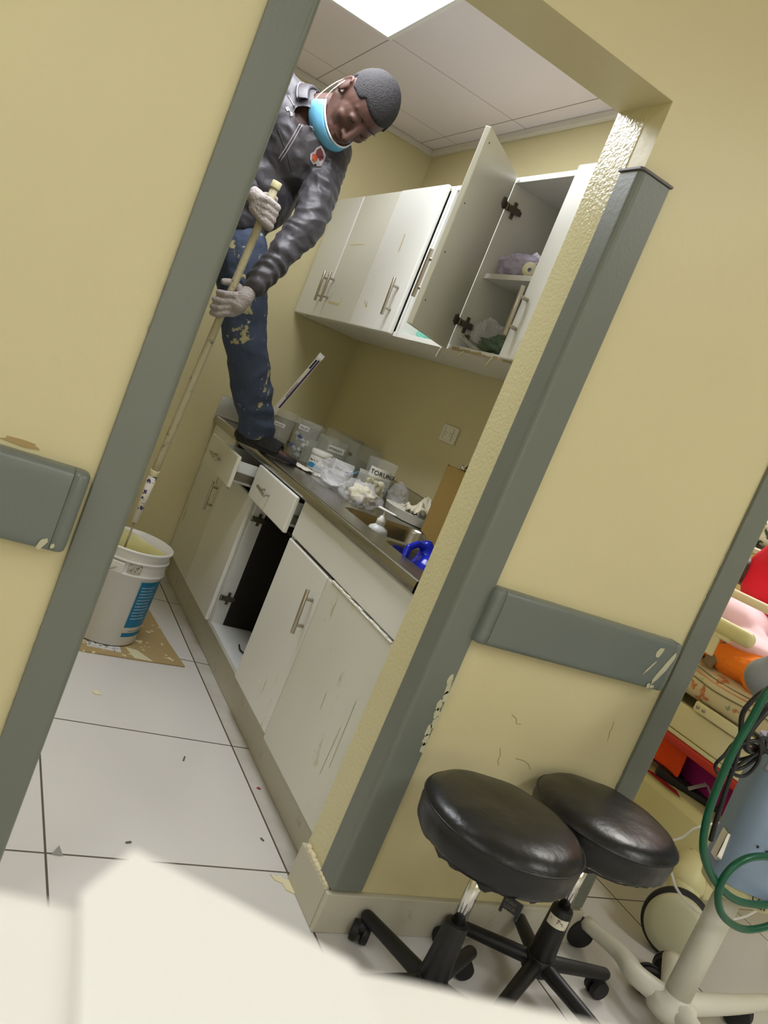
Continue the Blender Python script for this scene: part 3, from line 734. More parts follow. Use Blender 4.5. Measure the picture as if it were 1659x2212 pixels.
# white medicine tub
mj = thing('medicine_tub', (1.318, 3.115, ZT0), 'white screw-top medicine tub with a blue wave on its label, behind the bagged face mask', 'tub')
c = (1.318, 3.115, ZT0+.0005)
b = B(); lathe(b, [(.001, 0), (.040, 0), (.0425, .003), (.0425, .062), (.039, .066), (.001, .066)], c, n=48, capends=False); obj('body', b, mat('tub_white', (228, 228, 222), .35), mj, smooth=True)
b = B(); lathe(b, [(.001, .062), (.0445, .062), (.0455, .065), (.0455, .079), (.042, .083), (.001, .084)], c, n=48, capends=False); obj('lid', b, mat('tub_white', (228, 228, 222), .35), mj, smooth=True)
labelcyl(c, .0429, ZT0+.006, ZT0+.058, R_(-185), R_(-40), mat('label_white', (234, 234, 230), .45), mj)
b = B(); P = []
for k in range(21):
    a = R_(-185)+R_(95)*k/20; hh = .016+.007*sin(k/20*pi*1.3)
    P.append((b.verts.new((c[0]+.0432*cos(a), c[1]+.0432*sin(a), ZT0+.008)), b.verts.new((c[0]+.0432*cos(a), c[1]+.0432*sin(a), ZT0+hh+.006))))
for p, q in zip(P, P[1:]): b.faces.new((p[0], q[0], q[1], p[1]))
obj('blue_wave', b, LBLUE, mj)
textmesh('lettering', 'lina 0.1%', .012, INK, mj, oncyl(c, .0432, ZT0+.036, R_(-172)))
for i in range(4): textmesh('lettering', 'crema tópica uso externo', .0045, INK, mj, oncyl(c, .0432, ZT0+.030-.006*i if i else ZT0+.050, R_(-115)))
# cartons
def carton(loc, sx, sy, sz, rot, label, m=PAPER):
    r = thing('carton', loc, label, 'carton', 'small white medicine cartons'); M = Matrix.Translation(loc) @ Matrix.Rotation(rot, 4, 'Z')
    bx('box', -sx/2, sx/2, -sy/2, sy/2, 0, sz, m, r, bevel=.0008, M=M); return r, M
r, M = carton((1.435, 3.125, ZT0+.0005), .085, .055, .068, -.35, 'white medicine carton with small grey print, between the tub and the lettered jar')
for i in range(7):
    b = B(); box(b, -.036, -.002-.006*(i % 3), -.0284, -.0276, .056-.0065*i, .0585-.0065*i, M); obj('printed_line', b, mat('grey_print', (110, 110, 110), .6), r)
b = B(); box(b, .012, .030, -.0284, -.0276, .034, .038, M); obj('printed_line', b, INK, r)
r, M = carton((1.515, 3.055, ZT0+.0005), .075, .05, .058, -.30, 'opened white carton with a raised blue flap behind the other carton', mat('carton_grey_side', (206, 206, 200), .6))
Mf = M @ Matrix.Translation((-.0375, 0, .058)) @ Matrix.Rotation(R_(-38), 4, 'Y')
bx('flap', -.045, 0, -.024, .024, 0, .0008, mat('blue_flap', (96, 156, 196), .5), r, bevel=0, M=Mf)
Mf = M @ Matrix.Translation((.01, .025, .058)) @ Matrix.Rotation(R_(25), 4, 'X')
bx('flap', -.04, .025, 0, .03, 0, .0008, PAPER, r, bevel=0, M=Mf)
b = B(); box(b, -.03, .03, -.0258, -.0252, .004, .012, M); obj('printed_band', b, INK, r)
# the jar of cotton balls
tj = thing('plastic_jar', (1.408, 2.745, ZT0), 'clear jar of cotton balls lettered TORUND on a white label', 'jar', 'clear plastic jars on the worktop')
c = (1.408, 2.745, ZT0+.0005)
b = B(); lathe(b, [(.001, .0005), (.045, .0005), (.048, .004), (.0585, .158), (.0615, .159), (.0615, .163), (.0565, .163), (.046, .004), (.001, .003)], c, n=56, capends=False); obj('body', b, CLEAR, tj, smooth=True)
labelcyl(c, .0575, ZT0+.098, ZT0+.134, R_(-158), R_(-68), mat('label_translucent', (225, 224, 216), .5), tj)
textmesh('lettering', 'TORUNDAS', .0245, INK, tj, oncyl(c, .0580, ZT0+.107, R_(-152)))
rng = random.Random(11)
for k in range(34):
    lay = k//8; a = 2*pi*(k % 8)/8+lay*.4; rr = (.033 if k % 2 else .017)
    if lay == 4: rr = .02; 
    co = Vector((c[0]+rr*cos(a), c[1]+rr*sin(a), ZT0+.015+.019*lay))
    b = B(); ball(b, co, .0125, n=12, m=8)
    for v in b.verts: v.co += (v.co-co)*.25*noise.noise(v.co*70)
    tag(obj('cotton_ball', b, COTTON, smooth=True), 'cream cotton ball inside the jar lettered TORUND', 'cotton ball', 'cotton balls in the lettered jar')
# crinkled film bags
def filmbag(name, c, rad, label, seed, cat='plastic bag', cuff=None, group=None, m=FILM, amp=.28, rot=0):
    b = B(); ball(b, (0, 0, 0), 1.0, n=72, m=50); M = Matrix.Rotation(rot, 4, 'Z')
    for v in b.verts:
        q = v.co.copy(); n1 = noise.noise(q*2.1+Vector((seed, 0, 0))); n2 = noise.noise(q*5.5+Vector((0, seed, 0))); n3 = 1-abs(noise.noise(q*3.3+Vector((seed, seed, 0))))*2
        n4 = abs(noise.noise(q*9+Vector((seed, 0, seed)))); s = 1+amp*n1+amp*.45*n2+amp*.35*n3-amp*.45*n4
        w_ = M @ Vector((q.x*rad[0]*s, q.y*rad[1]*s, q.z*rad[2]*s)); w_.z = max(w_.z, -rad[2]*.72+.004*noise.noise(q*8))
        v.co = Vector(c)+w_+Vector((0, 0, 0))
    o = obj(name, b, m, None, smooth=True); return tag(o, label, cat, group)
filmbag('plastic_bag', (1.245, 2.765, ZT0+.041), (.062, .088, .056), 'crinkled clear bag holding a white face mask, on the worktop before the cartons', 2.2, group='crinkled clear bags on the worktop', rot=.3)
# white cup mask inside it
b = B(); c = Vector((1.245, 2.765, ZT0+.036))
for j_ in range(9):
    pass
ball(b, c, (.036, .058, .032), n=28, m=18, M=Matrix.Rotation(.4, 3, 'Z') @ Matrix.Rotation(-.5, 3, 'Y'))
for v in list(b.verts):
    if (v.co-c).dot(Vector((-.6, -.5, .55))) > .012: b.verts.remove(v)
mk = tag(obj('face_mask', b, mat('mask_white', (236, 236, 240), .75), smooth=True), 'white cup-shaped face mask inside the clear crinkled bag', 'face mask')
so_ = mk.modifiers.new('s', 'SOLIDIFY'); so_.thickness = .0018
b = B(); tube(b, [(1.215, 2.745, ZT0+.03), (1.20, 2.735, ZT0+.045), (1.205, 2.72, ZT0+.03), (1.225, 2.70, ZT0+.012)], .0013, n=6); obj('strap', b, PAPER, mk, smooth=True)
filmbag('plastic_bag', (1.285, 2.578, ZT0+.032), (.066, .095, .046), 'crinkled clear bag bundling cream cotton, at the near edge of the sink bowl', 7.7, group='crinkled clear bags on the worktop', rot=-.3, amp=.34)
b = B(); c = Vector((1.305, 2.61, ZT0+.032)); ball(b, c, (.045, .062, .029), n=30, m=20)
for v in b.verts: v.co += (v.co-c)*.5*noise.noise(v.co*42)
tag(obj('cotton_wad', b, COTTON, smooth=True), 'cream cotton wad showing through the crinkled bag by the sink', 'cotton')
filmbag('plastic_bag', (1.505, 2.715, ZT0+.045), (.035, .05, .06), 'small clear bag standing between the lettered jar and the wall', 4.1, group='crinkled clear bags on the worktop')
# kidney tray with used papers, resting over the sink edge
tr = thing('kidney_tray', (1.50, 2.50, ZT0), 'shallow white tray piled with crumpled paper beside the cardboard box', 'tray')
b = B(); Mt = Matrix.Translation((1.495, 2.560, ZT0+.001)) @ Matrix.Rotation(R_(-66), 4, 'Z'); n = 40; prev = None
def tr_ring(sc, z):
    q = []
    for i in range(n):
        a = 2*pi*i/n; x = .132*sc*cos(a); y = .058*sc*sin(a) + .022*(cos(a)**2); q.append(b.verts.new(Mt @ Vector((x, y, z))))
    return q
for sc, z in ((.80, .001), (.84, .003), (.97, .032), (1.03, .034), (1.03, .036), (.955, .035), (.81, .005), (.78, .004)):
    q = tr_ring(sc, z)
    if prev: skinr(b, prev, q)
    prev = q
b.faces.new(prev); obj('dish', b, mat('tray_white', (226, 226, 218), .35), tr, smooth=True)
def crumple(name, c, sx, sy, hz, seed, m, label, cat='paper', group=None, rot=0, n=22, fold=1.0):
    b = B(); M = Matrix.Translation(c) @ Matrix.Rotation(rot, 4, 'Z'); g = []
    for i in range(n+1):
        row = []
        for j_ in range(n+1):
            u, v = i/n*2-1, j_/n*2-1; p = Vector((u*sx, v*sy, 0))
            h = hz*(.55+.9*noise.noise(Vector((u*1.3*fold, v*1.3*fold, seed)))+.35*(1-2*abs(noise.noise(Vector((u*2.9, v*2.9, seed+4))))))
            h *= (1-.4*max(abs(u), abs(v))**3)
            p.x += .25*sx*noise.noise(Vector((u*2, v*2, seed+9))); p.y += .25*sy*noise.noise(Vector((u*2, v*2, seed+19)))
            row.append(b.verts.new(M @ Vector((p.x, p.y, max(h, .0008)))))
        g.append(row)
    for i in range(n):
        for j_ in range(n): b.faces.new((g[i][j_], g[i+1][j_], g[i+1][j_+1], g[i][j_+1]))
    o = obj(name, b, m, None, smooth=True); s = o.modifiers.new('s', 'SOLIDIFY'); s.thickness = .0006
    return tag(o, label, cat, group)
crumple('crumpled_paper', (1.515, 2.515, ZT0+.018), .055, .075, .088, 3.3, mat('used_paper', (226, 220, 196), .75), 'crumpled cream paper pouch standing in the white tray by the cardboard box')
crumple('crumpled_paper', (1.485, 2.600, ZT0+.018), .032, .050, .028, 8.1, mat('stained_paper', (205, 200, 186), .75), 'flat used dressing lying in the white tray, left of the paper pouch')
b = B(); cyl(b, (1.475, 2.50, ZT0+.046), (1.50, 2.57, ZT0+.044), .0055, n=12); tag(obj('syringe', b, mat('syringe_blue', (176, 200, 204), .2), smooth=True), 'pale blue syringe barrel lying on the papers in the white tray', 'syringe')
crumple('paper_scrap', (1.215, 3.025, ZT0+.0008), .035, .085, .012, 5.5, mat('paper_white', (234, 228, 214), .7), 'torn white paper wrappers on the worktop just past the shoe tip', 'paper', rot=.35)
crumple('paper_scrap', (1.262, 2.965, ZT0+.0008), .022, .05, .008, 1.5, mat('paper_white', (234, 228, 214), .7), 'small white wrapper lying in front of the medicine tub', 'paper', rot=-.2)
# pump bottle in the big bowl
pb = thing('pump_bottle', (1.262, 2.318, ZC-.159), 'translucent white pump bottle standing in the larger sink bowl', 'pump bottle')
c = (1.262, 2.318, ZC-.1585)
b = B(); lathe(b, [(.001, 0), (.031, 0), (.034, .004), (.034, .128), (.031, .138), (.018, .146), (.0135, .150), (.001, .150)], c, n=36, capends=False); obj('bottle', b, mat('milky_plastic', (224, 228, 228), .3, alpha=.82), pb, smooth=True)
b = B(); lathe(b, [(.001, .150), (.0155, .150), (.0155, .166), (.011, .170), (.009, .178), (.0045, .180), (.0045, .197), (.001, .197)], c, n=24, capends=False); obj('collar', b, mat('pump_white', (232, 232, 226), .35), pb, smooth=True)
b = B(); capsule(b, (1.252, 2.338, c[2]+.199), (1.274, 2.268, c[2]+.201), .009, .0055, n=14)
for v in b.verts: v.co.z = (v.co.z-c[2]-.200)*.55+c[2]+.200
obj('pump_head', b, mat('pump_white', (232, 232, 226), .35), pb, smooth=True)
# blue jug in the near bowl
jg = thing('plastic_jug', (1.26, 1.98, ZC-.159), 'blue plastic detergent jug with a moulded handle, standing in the near sink bowl', 'jug')
def jugb(b):
    ball(b, (1.272, 1.965, .755), (.066, .074, .085)); capsule(b, (1.272, 1.965, .745), (1.272, 1.965, .765), .064, .064)
    capsule(b, (1.268, 1.985, .80), (1.266, 2.005, .855), .036, .019)
    for a, c_ in zip([(1.268, 2.0, .845), (1.222, 1.985, .858), (1.186, 1.968, .842), (1.176, 1.955, .80)], [(1.222, 1.985, .858), (1.186, 1.968, .842), (1.176, 1.955, .80), (1.21, 1.955, .76)]): capsule(b, a, c_, .0105, .0105)
remesh('body', jugb, .004, BLUEJ, jg, it=5)
b = B(); cyl(b, (1.266, 2.004, .848), (1.2645, 2.012, .868), .0155, n=24); obj('neck_ring', b, BLUEJ, jg, smooth=True, bevel=.001)
# cardboard box on end by the door jamb
cb = thing('cardboard_box', (1.46, 2.28, ZC), 'brown cardboard box standing on its side at the near end of the worktop', 'box')
Mb = Matrix.Translation((1.474, 2.418, ZC)) @ Matrix.Rotation(math.atan2(-.318, -.105)+pi, 4, 'Z') @ Matrix.Rotation(R_(0), 4, 'X')
Mb = Matrix.Translation((1.474, 2.418, ZC+.0005)) @ Matrix(((-.313, .95, 0, 0), (-.95, -.313, 0, 0), (0, 0, 1, 0), (0, 0, 0, 1)))
# local x runs along the face toward the door, local y goes away from the room
Msh = Matrix.Identity(4); Msh[0][2] = -.14; Msh[1][2] = 0
b = B(); t = .004; W_, D_, H_ = .34, .09, .245
for q in ((0, t, 0, D_, 0, H_), (t, W_, 0, t, 0, H_), (t, W_, D_-t, D_, 0, H_), (t, W_, t, D_-t, 0, t), (W_-t, W_, t, D_-t, t, H_)): box(b, *q, Mb)
obj('carton_walls', b, CARD, cb, bevel=.0008)
b = B(); box(b, -.001, .001, 0, D_*.9, .0, H_+.003, Mb @ Matrix.Rotation(R_(8), 4, 'Z')); obj('flap', b, mat('cardboard_dark_edge', (110, 80, 50), .85), cb)
b = B(); box(b, .01, W_, .004, .052, H_, H_+.003, Mb); obj('flap', b, CARD, cb)

# ================================================================= INSIDE THE WALL CABINETS
def bag2(c, rad, seed, label, m=FILM, **k): return filmbag('plastic_bag', c, rad, label, seed, m=m, group='bags of supplies in the wall cabinet', **k)
bag2((1.330, 2.225, 1.722), (.065, .085, .048), 3.1, 'clear bag of lilac packets on the upper cabinet shelf', m=mat('lilac_film', (220, 212, 240), .1, alpha=.55, bump=1, bscale=35))
b = B(); box(b, -.03, .03, -.0015, .0015, 0, .055, Matrix.Translation((1.33, 2.205, 1.732)) @ Matrix.Rotation(-1.2, 4, 'Z') @ Matrix.Rotation(.5, 4, 'Y') @ Matrix.Rotation(-.35, 4, 'X'))
tag(obj('printed_packet', b, mat('lilac_packet', (206, 200, 214), .4, stain=(240, 240, 240), sscale=60, samt=.5, ssharp=.05), bevel=.0005), 'printed lilac packet sticking up from the bag on the cabinet shelf', 'packet')
b = B(); cyl(b, (1.29, 2.26, 1.690), (1.31, 2.13, 1.742), .0028, n=8); tag(obj('swab_stick', b, PAPER, smooth=True), 'thin white stick lying across the bag on the upper shelf', 'stick')
tp = thing('tape_roll', (1.285, 2.105, 1.685), 'cream roll of tape standing on the upper cabinet shelf by the right door', 'tape roll')
b = B(); ax = Vector((.75, .65, 0)).normalized(); cc = Vector((1.285, 2.105, 1.7075)); lathe(b, [(.0095, -.012), (.022, -.012), (.0225, -.010), (.0225, .010), (.022, .012), (.0095, .012), (.0095, -.012)], cc, n=36, axis=ax, capends=False); obj('tape', b, TAPE, tp, smooth=True)
b = B(); lathe(b, [(.0065, -.0125), (.0093, -.0125), (.0093, .0125), (.0065, .0125), (.0065, -.0125)], cc, n=30, axis=ax, capends=False); obj('core', b, PAPER, tp, smooth=True)
bt = bx('white_box', 1.44, 1.56, 1.70, 2.17, 1.86, 1.94, mat('white_box_card', (224, 220, 224), .6), None, bevel=.002)
bt.location.z = 0
bt2 = bx('pink_box', 1.42, 1.57, 1.70, 2.16, 1.685, 1.858, mat('mauve_box_card', (192, 176, 186), .6), None, bevel=.002)
tag(bt, 'flat white box stacked on the mauve box at the back of the upper shelf', 'box'); tag(bt2, 'mauve cardboard box at the back of the upper cabinet shelf', 'box')
bag2((1.320, 2.225, 1.487), (.062, .062, .065), 6.3, 'crumpled clear bag at the bottom of the open wall cabinet, beside the hinge')
bag2((1.38, 2.11, 1.485), (.07, .075, .065), 9.3, 'clear bag behind the green supplies in the open wall cabinet', m=mat('grey_film', (200, 202, 208), .15, alpha=.5, bump=1, bscale=30))
filmbag('supply_pack', (1.295, 2.12, 1.466), (.042, .085, .032), 'olive green packed supplies at the bottom of the open wall cabinet', 12.2, cat='pack', m=GREENT, amp=.35)
for k in range(4):
    b = B(); tube(b, [(1.262, 2.30-.012*k, 1.476+.003*k), (1.268+.004*k, 2.22, 1.452+.004*k), (1.275+.006*k, 2.12, 1.449+.004*k), (1.275+.008*k, 2.02, 1.446+.003*k)], .0032, n=8)
    tag(obj('supply_tube', b, mat('pale_tube', (206, 206, 196), .3) if k < 2 else mat('brown_tube', (90, 82, 58), .4), smooth=True), ['pale thin tube lying along the front of the open wall cabinet floor', 'thin brown tube behind the pale ones on the open wall cabinet floor'][k//2], 'tube', ['pale', 'brown'][k//2]+' thin tubes on the cabinet floor')
filmbag('mint_bottle', (1.31, 2.632, 1.4645), (.028, .036, .024), 'mint green plastic item in the cabinet bay behind the open door', 1.7, cat='container', m=CYAN, amp=.15)

# ================================================================= BUCKET, POLE, CARDBOARD, FLOOR LITTER
bc = Vector((.685, 2.965, .0062))
bk = thing('paint_bucket', bc, 'white plastic paint bucket with a blue label, standing on splashed cardboard', 'bucket')
b = B(); lathe(b, [(.001, .002), (.128, .002), (.131, .005), (.141, .275), (.147, .277), (.147, .283), (.1415, .285), (.1425, .325), (.149, .327), (.149, .333), (.143, .335), (.1445, .362), (.150, .364), (.1505, .370), (.147, .373), (.1425, .372), (.139, .30), (.129, .01), (.001, .008)], bc, n=72, capends=False)
obj('shell', b, BUCKET, bk, smooth=True)
b = B(); lathe(b, [(.001, .262), (.1375, .262), (.1388, .30), (.1415, .369), (.1400, .369), (.1360, .30), (.1340, .268), (.001, .268)], bc, n=60, capends=False)
for v in b.verts:
    if v.co.z-bc.z > .36: v.co.z -= .02+.03*noise.noise(v.co*9)
obj('paint', b, PAINT, bk, smooth=True)
labelcyl(bc, .1375, bc.z+.078, bc.z+.262, R_(-70), R_(35), BLUEL, bk, 'blue_label')
ob = [o for o in bpy.data.objects if o.name.startswith('blue_label')][-1]
for v in ob.data.vertices:   # follow the taper of the bucket
    q = Vector((v.co.x-bc.x, v.co.y-bc.y, 0)).normalized()*(.131+.010*(v.co.z-bc.z-.005)/.27+.0009); v.co.x, v.co.y = bc.x+q.x, bc.y+q.y
labelcyl(bc, .1338, bc.z+.040, bc.z+.056, R_(-70), R_(35), BLUEL, bk, 'blue_band')
def onbucket(z, a0, sc=1):
    def fn(p):
        zz = bc.z+z+p.y; r = .131+.010*(zz-bc.z-.005)/.27+.0016; a = a0+p.x/r
        return Vector((bc.x+r*cos(a), bc.y+r*sin(a), zz))
    return fn
WP = mat('white_print', (226, 232, 234), .5)
for i in range(11): textmesh('lettering', ['pintura vinil acrilica', 'interior y exterior', 'acabado mate lavable', 'rendimiento por galon'][i % 4], .0085, WP, bk, onbucket(.238-.0125*i, R_(-66)), extrude=0)
textmesh('lettering', 'SU', .034, WP, bk, onbucket(.125, R_(-17)), extrude=0); textmesh('lettering', 'FLEX', .022, WP, bk, onbucket(.095, R_(-17)), extrude=0)
textmesh('lettering', 'contenido neto 5 galones', .007, INK, bk, onbucket(.062, R_(-60)), extrude=0)
labelcyl(bc, .1442, bc.z+.292, bc.z+.322, R_(-98), R_(-78), mat('grey_code_print', (188, 186, 176), .6, stain=(110, 108, 100), sscale=90, samt=.5, ssharp=.05), bk, 'code_patch')
b = B()
for k in range(3): pass
a = R_(-112); ex = Vector((cos(a), sin(a), 0)); c = bc+ex*.149+Vector((0, 0, .300)); tx = Vector((-sin(a), cos(a), 0))
vs = [b.verts.new(c+tx*sx*.024+Vector((0, 0, sz*.020))+ex*e) for e in (-.006, .003) for sx in (-1, 1) for sz in (-1, 1)]
for f_ in ((0, 1, 3, 2), (4, 6, 7, 5), (0, 4, 5, 1), (2, 3, 7, 6), (0, 2, 6, 4), (1, 5, 7, 3)): b.faces.new([vs[i] for i in f_])
obj('handle_lug', b, BUCKET, bk, bevel=.003)
b = B(); pts = [c+ex*.004, c+ex*.010-tx*.02+Vector((0, 0, -.014))]
for k in range(1, 12):
    t = pi*k/12; base = bc+Vector((0, 0, .300)); v = (ex*cos(t) - tx*sin(t))*.158; pts.append(base+v+Vector((0, 0, -.05*sin(t))))
pts.append(bc+Vector((0, 0, .300))-ex*.152); tube(b, pts, .0022, n=8, sub=3); obj('bail_handle', b, NICKEL, bk, smooth=True)
cdn = thing('cardboard_sheet', (.75, 3.0, 0), 'flattened paint-splashed cardboard sheet under the bucket', 'cardboard')
b = B(); P = [(.40, 2.775), (.60, 2.752), (.80, 2.770), (.985, 2.792), (.955, 3.00), (.925, 3.30), (.60, 3.34), (.38, 3.30)]
lo = [b.verts.new((x, y, .0008)) for x, y in P]; hi = [b.verts.new((x, y, .0052)) for x, y in P]; b.faces.new(lo[::-1]); b.faces.new(hi); skinr(b, lo, hi); obj('sheet', b, CARDP, cdn)
bx('shipping_label', .622, .745, 2.800, 2.850, .0053, .0056, mat('label_print', (206, 204, 200), .6, stain=(90, 90, 92), sscale=70, samt=.56, ssharp=.03), cdn, bevel=0)
b = B(); f_ = [b.verts.new((x, y, .0056)) for x, y in ((.765, 2.86), (.81, 2.85), (.845, 2.80), (.86, 2.776), (.79, 2.775))]; b.faces.new(f_); obj('tape_strip', b, mat('pale_tape', (210, 204, 170), .4), cdn)
crumple('cloth_rag', (.60, 3.60, 0), .10, .05, .05, 4.4, BLACKP, 'dark rag on the floor behind the bucket, by the back wall', 'rag')
# pole
pp = thing('roller_pole', (.652, 2.905, .30), 'paint-caked extension pole held by the man, its end dipped in the bucket', 'pole')
b = B(); tube(b, [(.668, 2.775, 1.700), (.6627, 2.799, 1.44), (.6523, 2.848, .92), (.647, 2.872, .66)], .0135, n=16); obj('upper_tube', b, POLE, pp, smooth=True)
b = B(); cyl(b, (.6675, 2.774, 1.700), (.669, 2.772, 1.722), .0165, n=18); cyl(b, (.647, 2.871, .668), (.647, 2.874, .648), .0165, n=18); obj('collar', b, mat('cream_plastic_end', (208, 200, 160), .5), pp, smooth=True, bevel=.001)
b = B(); cyl(b, (.647, 2.874, .648), (.6475, 2.898, .462), .0155, .013, n=18); obj('lower_sleeve', b, POLELOW, pp, smooth=True)
b = B(); cyl(b, (.6475, 2.898, .462), (.650, 2.915, .285), .0035, n=10); obj('roller_rod', b, NICKEL, pp, smooth=True)
# floor litter
def flat(name, pts, z, m, label, cat='scrap', th=.0015):
    b = B(); lo = [b.verts.new((x, y, .0004)) for x, y in pts]; hi = [b.verts.new((x, y, z+th*noise.noise(Vector((x*60, y*60, 0))))) for x, y in pts]
    b.faces.new(hi); b.faces.new(lo[::-1]); skinr(b, lo, hi); return tag(obj(name, b, m), label, cat)
flat('paint_flake', [(.985, 1.640), (.992, 1.618), (1.010, 1.610), (1.012, 1.586), (1.030, 1.573), (1.052, 1.575), (1.061, 1.590), (1.050, 1.600), (1.040, 1.622), (1.018, 1.625), (1.012, 1.638), (1.0, 1.63)], .003, mat('cream_flake', (218, 208, 172), .7), 'cream paint flake on the floor tiles beside the door skirting', 'paint flake')
b = B(); vs = [b.verts.new(p) for p in ((.452, 1.650, .001), (.478, 1.648, .001), (.462, 1.665, .001), (.463, 1.655, .022))]
for f_ in ((0, 1, 3), (1, 2, 3), (2, 0, 3), (0, 2, 1)): b.faces.new([vs[i] for i in f_])
tag(obj('foil_scrap', b, mat('grey_foil', (150, 150, 150), .3, .6)), 'tiny folded grey foil scrap on the grout line, near floor tiles', 'scrap')
for k, (x, y, l, a, lab) in enumerate(((.855, 2.136, .013, 1.2, 'small dark splinter on the tile before the cabinet doors'), (.634, 1.716, .007, .3, 'tiny dark crumb on the large near floor tile'), (1.005, 1.78, .006, 2, 'tiny dark crumb beside the plinth on the near tile'))):
    b = B(); box(b, -l, l, -.0022, .0022, 0, .003, Matrix.Translation((x, y, .0005)) @ Matrix.Rotation(a, 4, 'Z')); tag(obj('splinter', b, mat('grey_splinter', (96, 92, 90), .6)), lab, 'splinter')
flat('paint_flake', [(.612, 2.46), (.622, 2.448), (.640, 2.452), (.634, 2.468), (.624, 2.482)], .002, mat('cream_flake', (218, 208, 172), .7), 'small pale paint spot on the floor tile in front of the cardboard', 'paint flake')
flat('red_spot', [(1.06, 2.03), (1.068, 2.022), (1.076, 2.028), (1.07, 2.04)], .001, mat('dull_red', (140, 60, 48), .6), 'small red spot on the dirty, shadow-toned floor strip along the plinth', 'spot')

# ================================================================= THE MAN ON THE WORKTOP
man = thing('person', (.80, 3.02, ZC), 'man in dark jacket and stained jeans standing on the worktop, holding a pole', 'person')
HC = Vector((.858, 2.835, 2.075)); HS = 1.14
cr, cu, ct = Vector((.879, -.477, 0)), Vector((0, 0, 1)), Vector((-.477, -.879, 0))
def cv(r, u, t): return cr*r+cu*u+ct*t
hU = cv(.72, .45, .46).normalized(); hF = cv(.12, -.85, .45); hF = (hF-hU*hF.dot(hU)).normalized(); hS = hF.cross(hU)   # crown, face, his right ear
def H(f, s, u): return HC + (hF*f + hS*s + hU*u)*HS
HM = Matrix((hF, hS, hU)).transposed()      # columns: face, right, crown
def hball(b, f, s, u, r, **k): ball(b, H(f, s, u), tuple(x*HS for x in r), M=HM, **k)
def hcap(b, a, c, r0, r1): capsule(b, H(*a), H(*c), r0*HS, r1*HS)
hipL, kneeL, shinL, ankL = V(.690, 3.045, 1.51), V(.818, 3.0, 1.202), V(.928, 3.055, 1.04), V(1.010, 3.105, .915)
hipR, kneeR, ankR = V(.515, 3.09, 1.50), V(.43, 2.97, 1.16), V(.40, 3.16, .82)
shL, elL, wrL = V(.862, 2.985, 1.945), V(.842, 2.865, 1.665), V(.716, 2.785, 1.372)
shR, elR, wrR = V(.600, 3.02, 2.05), V(.465, 2.875, 1.77), V(.592, 2.805, 1.662)
PX, PY = .668, 2.776
def hand(b, wrist, palm, fingers, thumb, fr=.0088, pr=(.024, .020)):
    capsule(b, wrist, palm[0], .021, .022); capsule(b, palm[0], palm[1], *pr)
    for i in range(4):
        a = palm[1]+(palm[2]-palm[1])*(i/3); capsule(b, palm[0]+(palm[3]-palm[0])*(i/3), a, .014, .0115)
    for ch in fingers+[thumb]:
        for k in range(len(ch)-1): capsule(b, ch[k], ch[k+1], fr*(1-.06*k), fr*(1-.06*(k+1)), n=10)
# upper hand: closed fist round the pole just below its end, knuckles toward the room
def handR(b, g=0):
    z0 = 1.658; W = wrR
    base0 = V(PX-.040, PY-.008, 1.650); base1 = V(PX-.030, PY-.030, 1.585)
    hand_cap = lambda a, c, r0, r1: capsule(b, a, c, r0+g, r1+g)
    hand_cap(W, V(PX-.045, PY+.004, 1.648), .022, .026)
    for i in range(4):
        z = 1.655-.021*i
        kn = V(PX-.014+.003*i, PY-.036, z-.006)
        hand_cap(V(PX-.045+.002*i, PY+.0, 1.645-.010*i), kn, .017, .0125)
        p1 = V(PX+.022, PY-.030, z-.012); p2 = V(PX+.028, PY-.002, z-.014); p3 = V(PX+.014, PY+.018, z-.012)
        hand_cap(kn, p1, .0120, .0108); hand_cap(p1, p2, .0108, .0098); hand_cap(p2, p3, .0098, .0085)
    t0 = V(PX-.035, PY+.012, 1.650); t1 = V(PX-.010, PY+.026, 1.668); t2 = V(PX+.018, PY+.022, 1.672)
    hand_cap(t0, t1, .015, .0125); hand_cap(t1, t2, .0125, .0095)
# lower hand: comes from the viewer's right, fingers spread round the front of the pole to the left
def handL(b, g=0):
    hand_cap = lambda a, c, r0, r1: capsule(b, a, c, r0+g, r1+g)
    q = lambda z: V(.6535+.0105*(z-.98)/.46, 2.842-.048*(z-.98)/.46*1.0, z)     # the pole axis
    A_ = q(1.325)
    hand_cap(wrL, V(.700, 2.775, 1.335), .023, .028)
    hand_cap(V(.700, 2.775, 1.335), V(.690, 2.772, 1.305), .027, .025)
    for i, (zk, zt, l) in enumerate(((1.338, 1.322, 1.0), (1.316, 1.296, 1.08), (1.296, 1.272, 1.02), (1.276, 1.252, .85))):
        kn = q(zk)+V(.034-.003*i, -.030, 0); hand_cap(V(.700, 2.775, 1.325-.008*i), kn, .018, .0120)
        p1 = q(zk-.008)+V(.004, -.036, 0); p2 = q(zt)+V(-.022*l, -.030, 0); p3 = q(zt-.002)+V(-.040*l, -.010, 0)
        hand_cap(kn, p1, .0118, .0105); hand_cap(p1, p2, .0105, .0095); hand_cap(p2, p3, .0095, .0080)
    t0 = V(.694, 2.772, 1.345); t1 = q(1.362)+V(.020, .018, 0); t2 = q(1.366)+V(-.014, .014, 0); t3 = q(1.360)+V(-.036, .002, 0)
    hand_cap(t0, t1, .016, .0125); hand_cap(t1, t2, .0125, .0105); hand_cap(t2, t3, .0105, .0085)
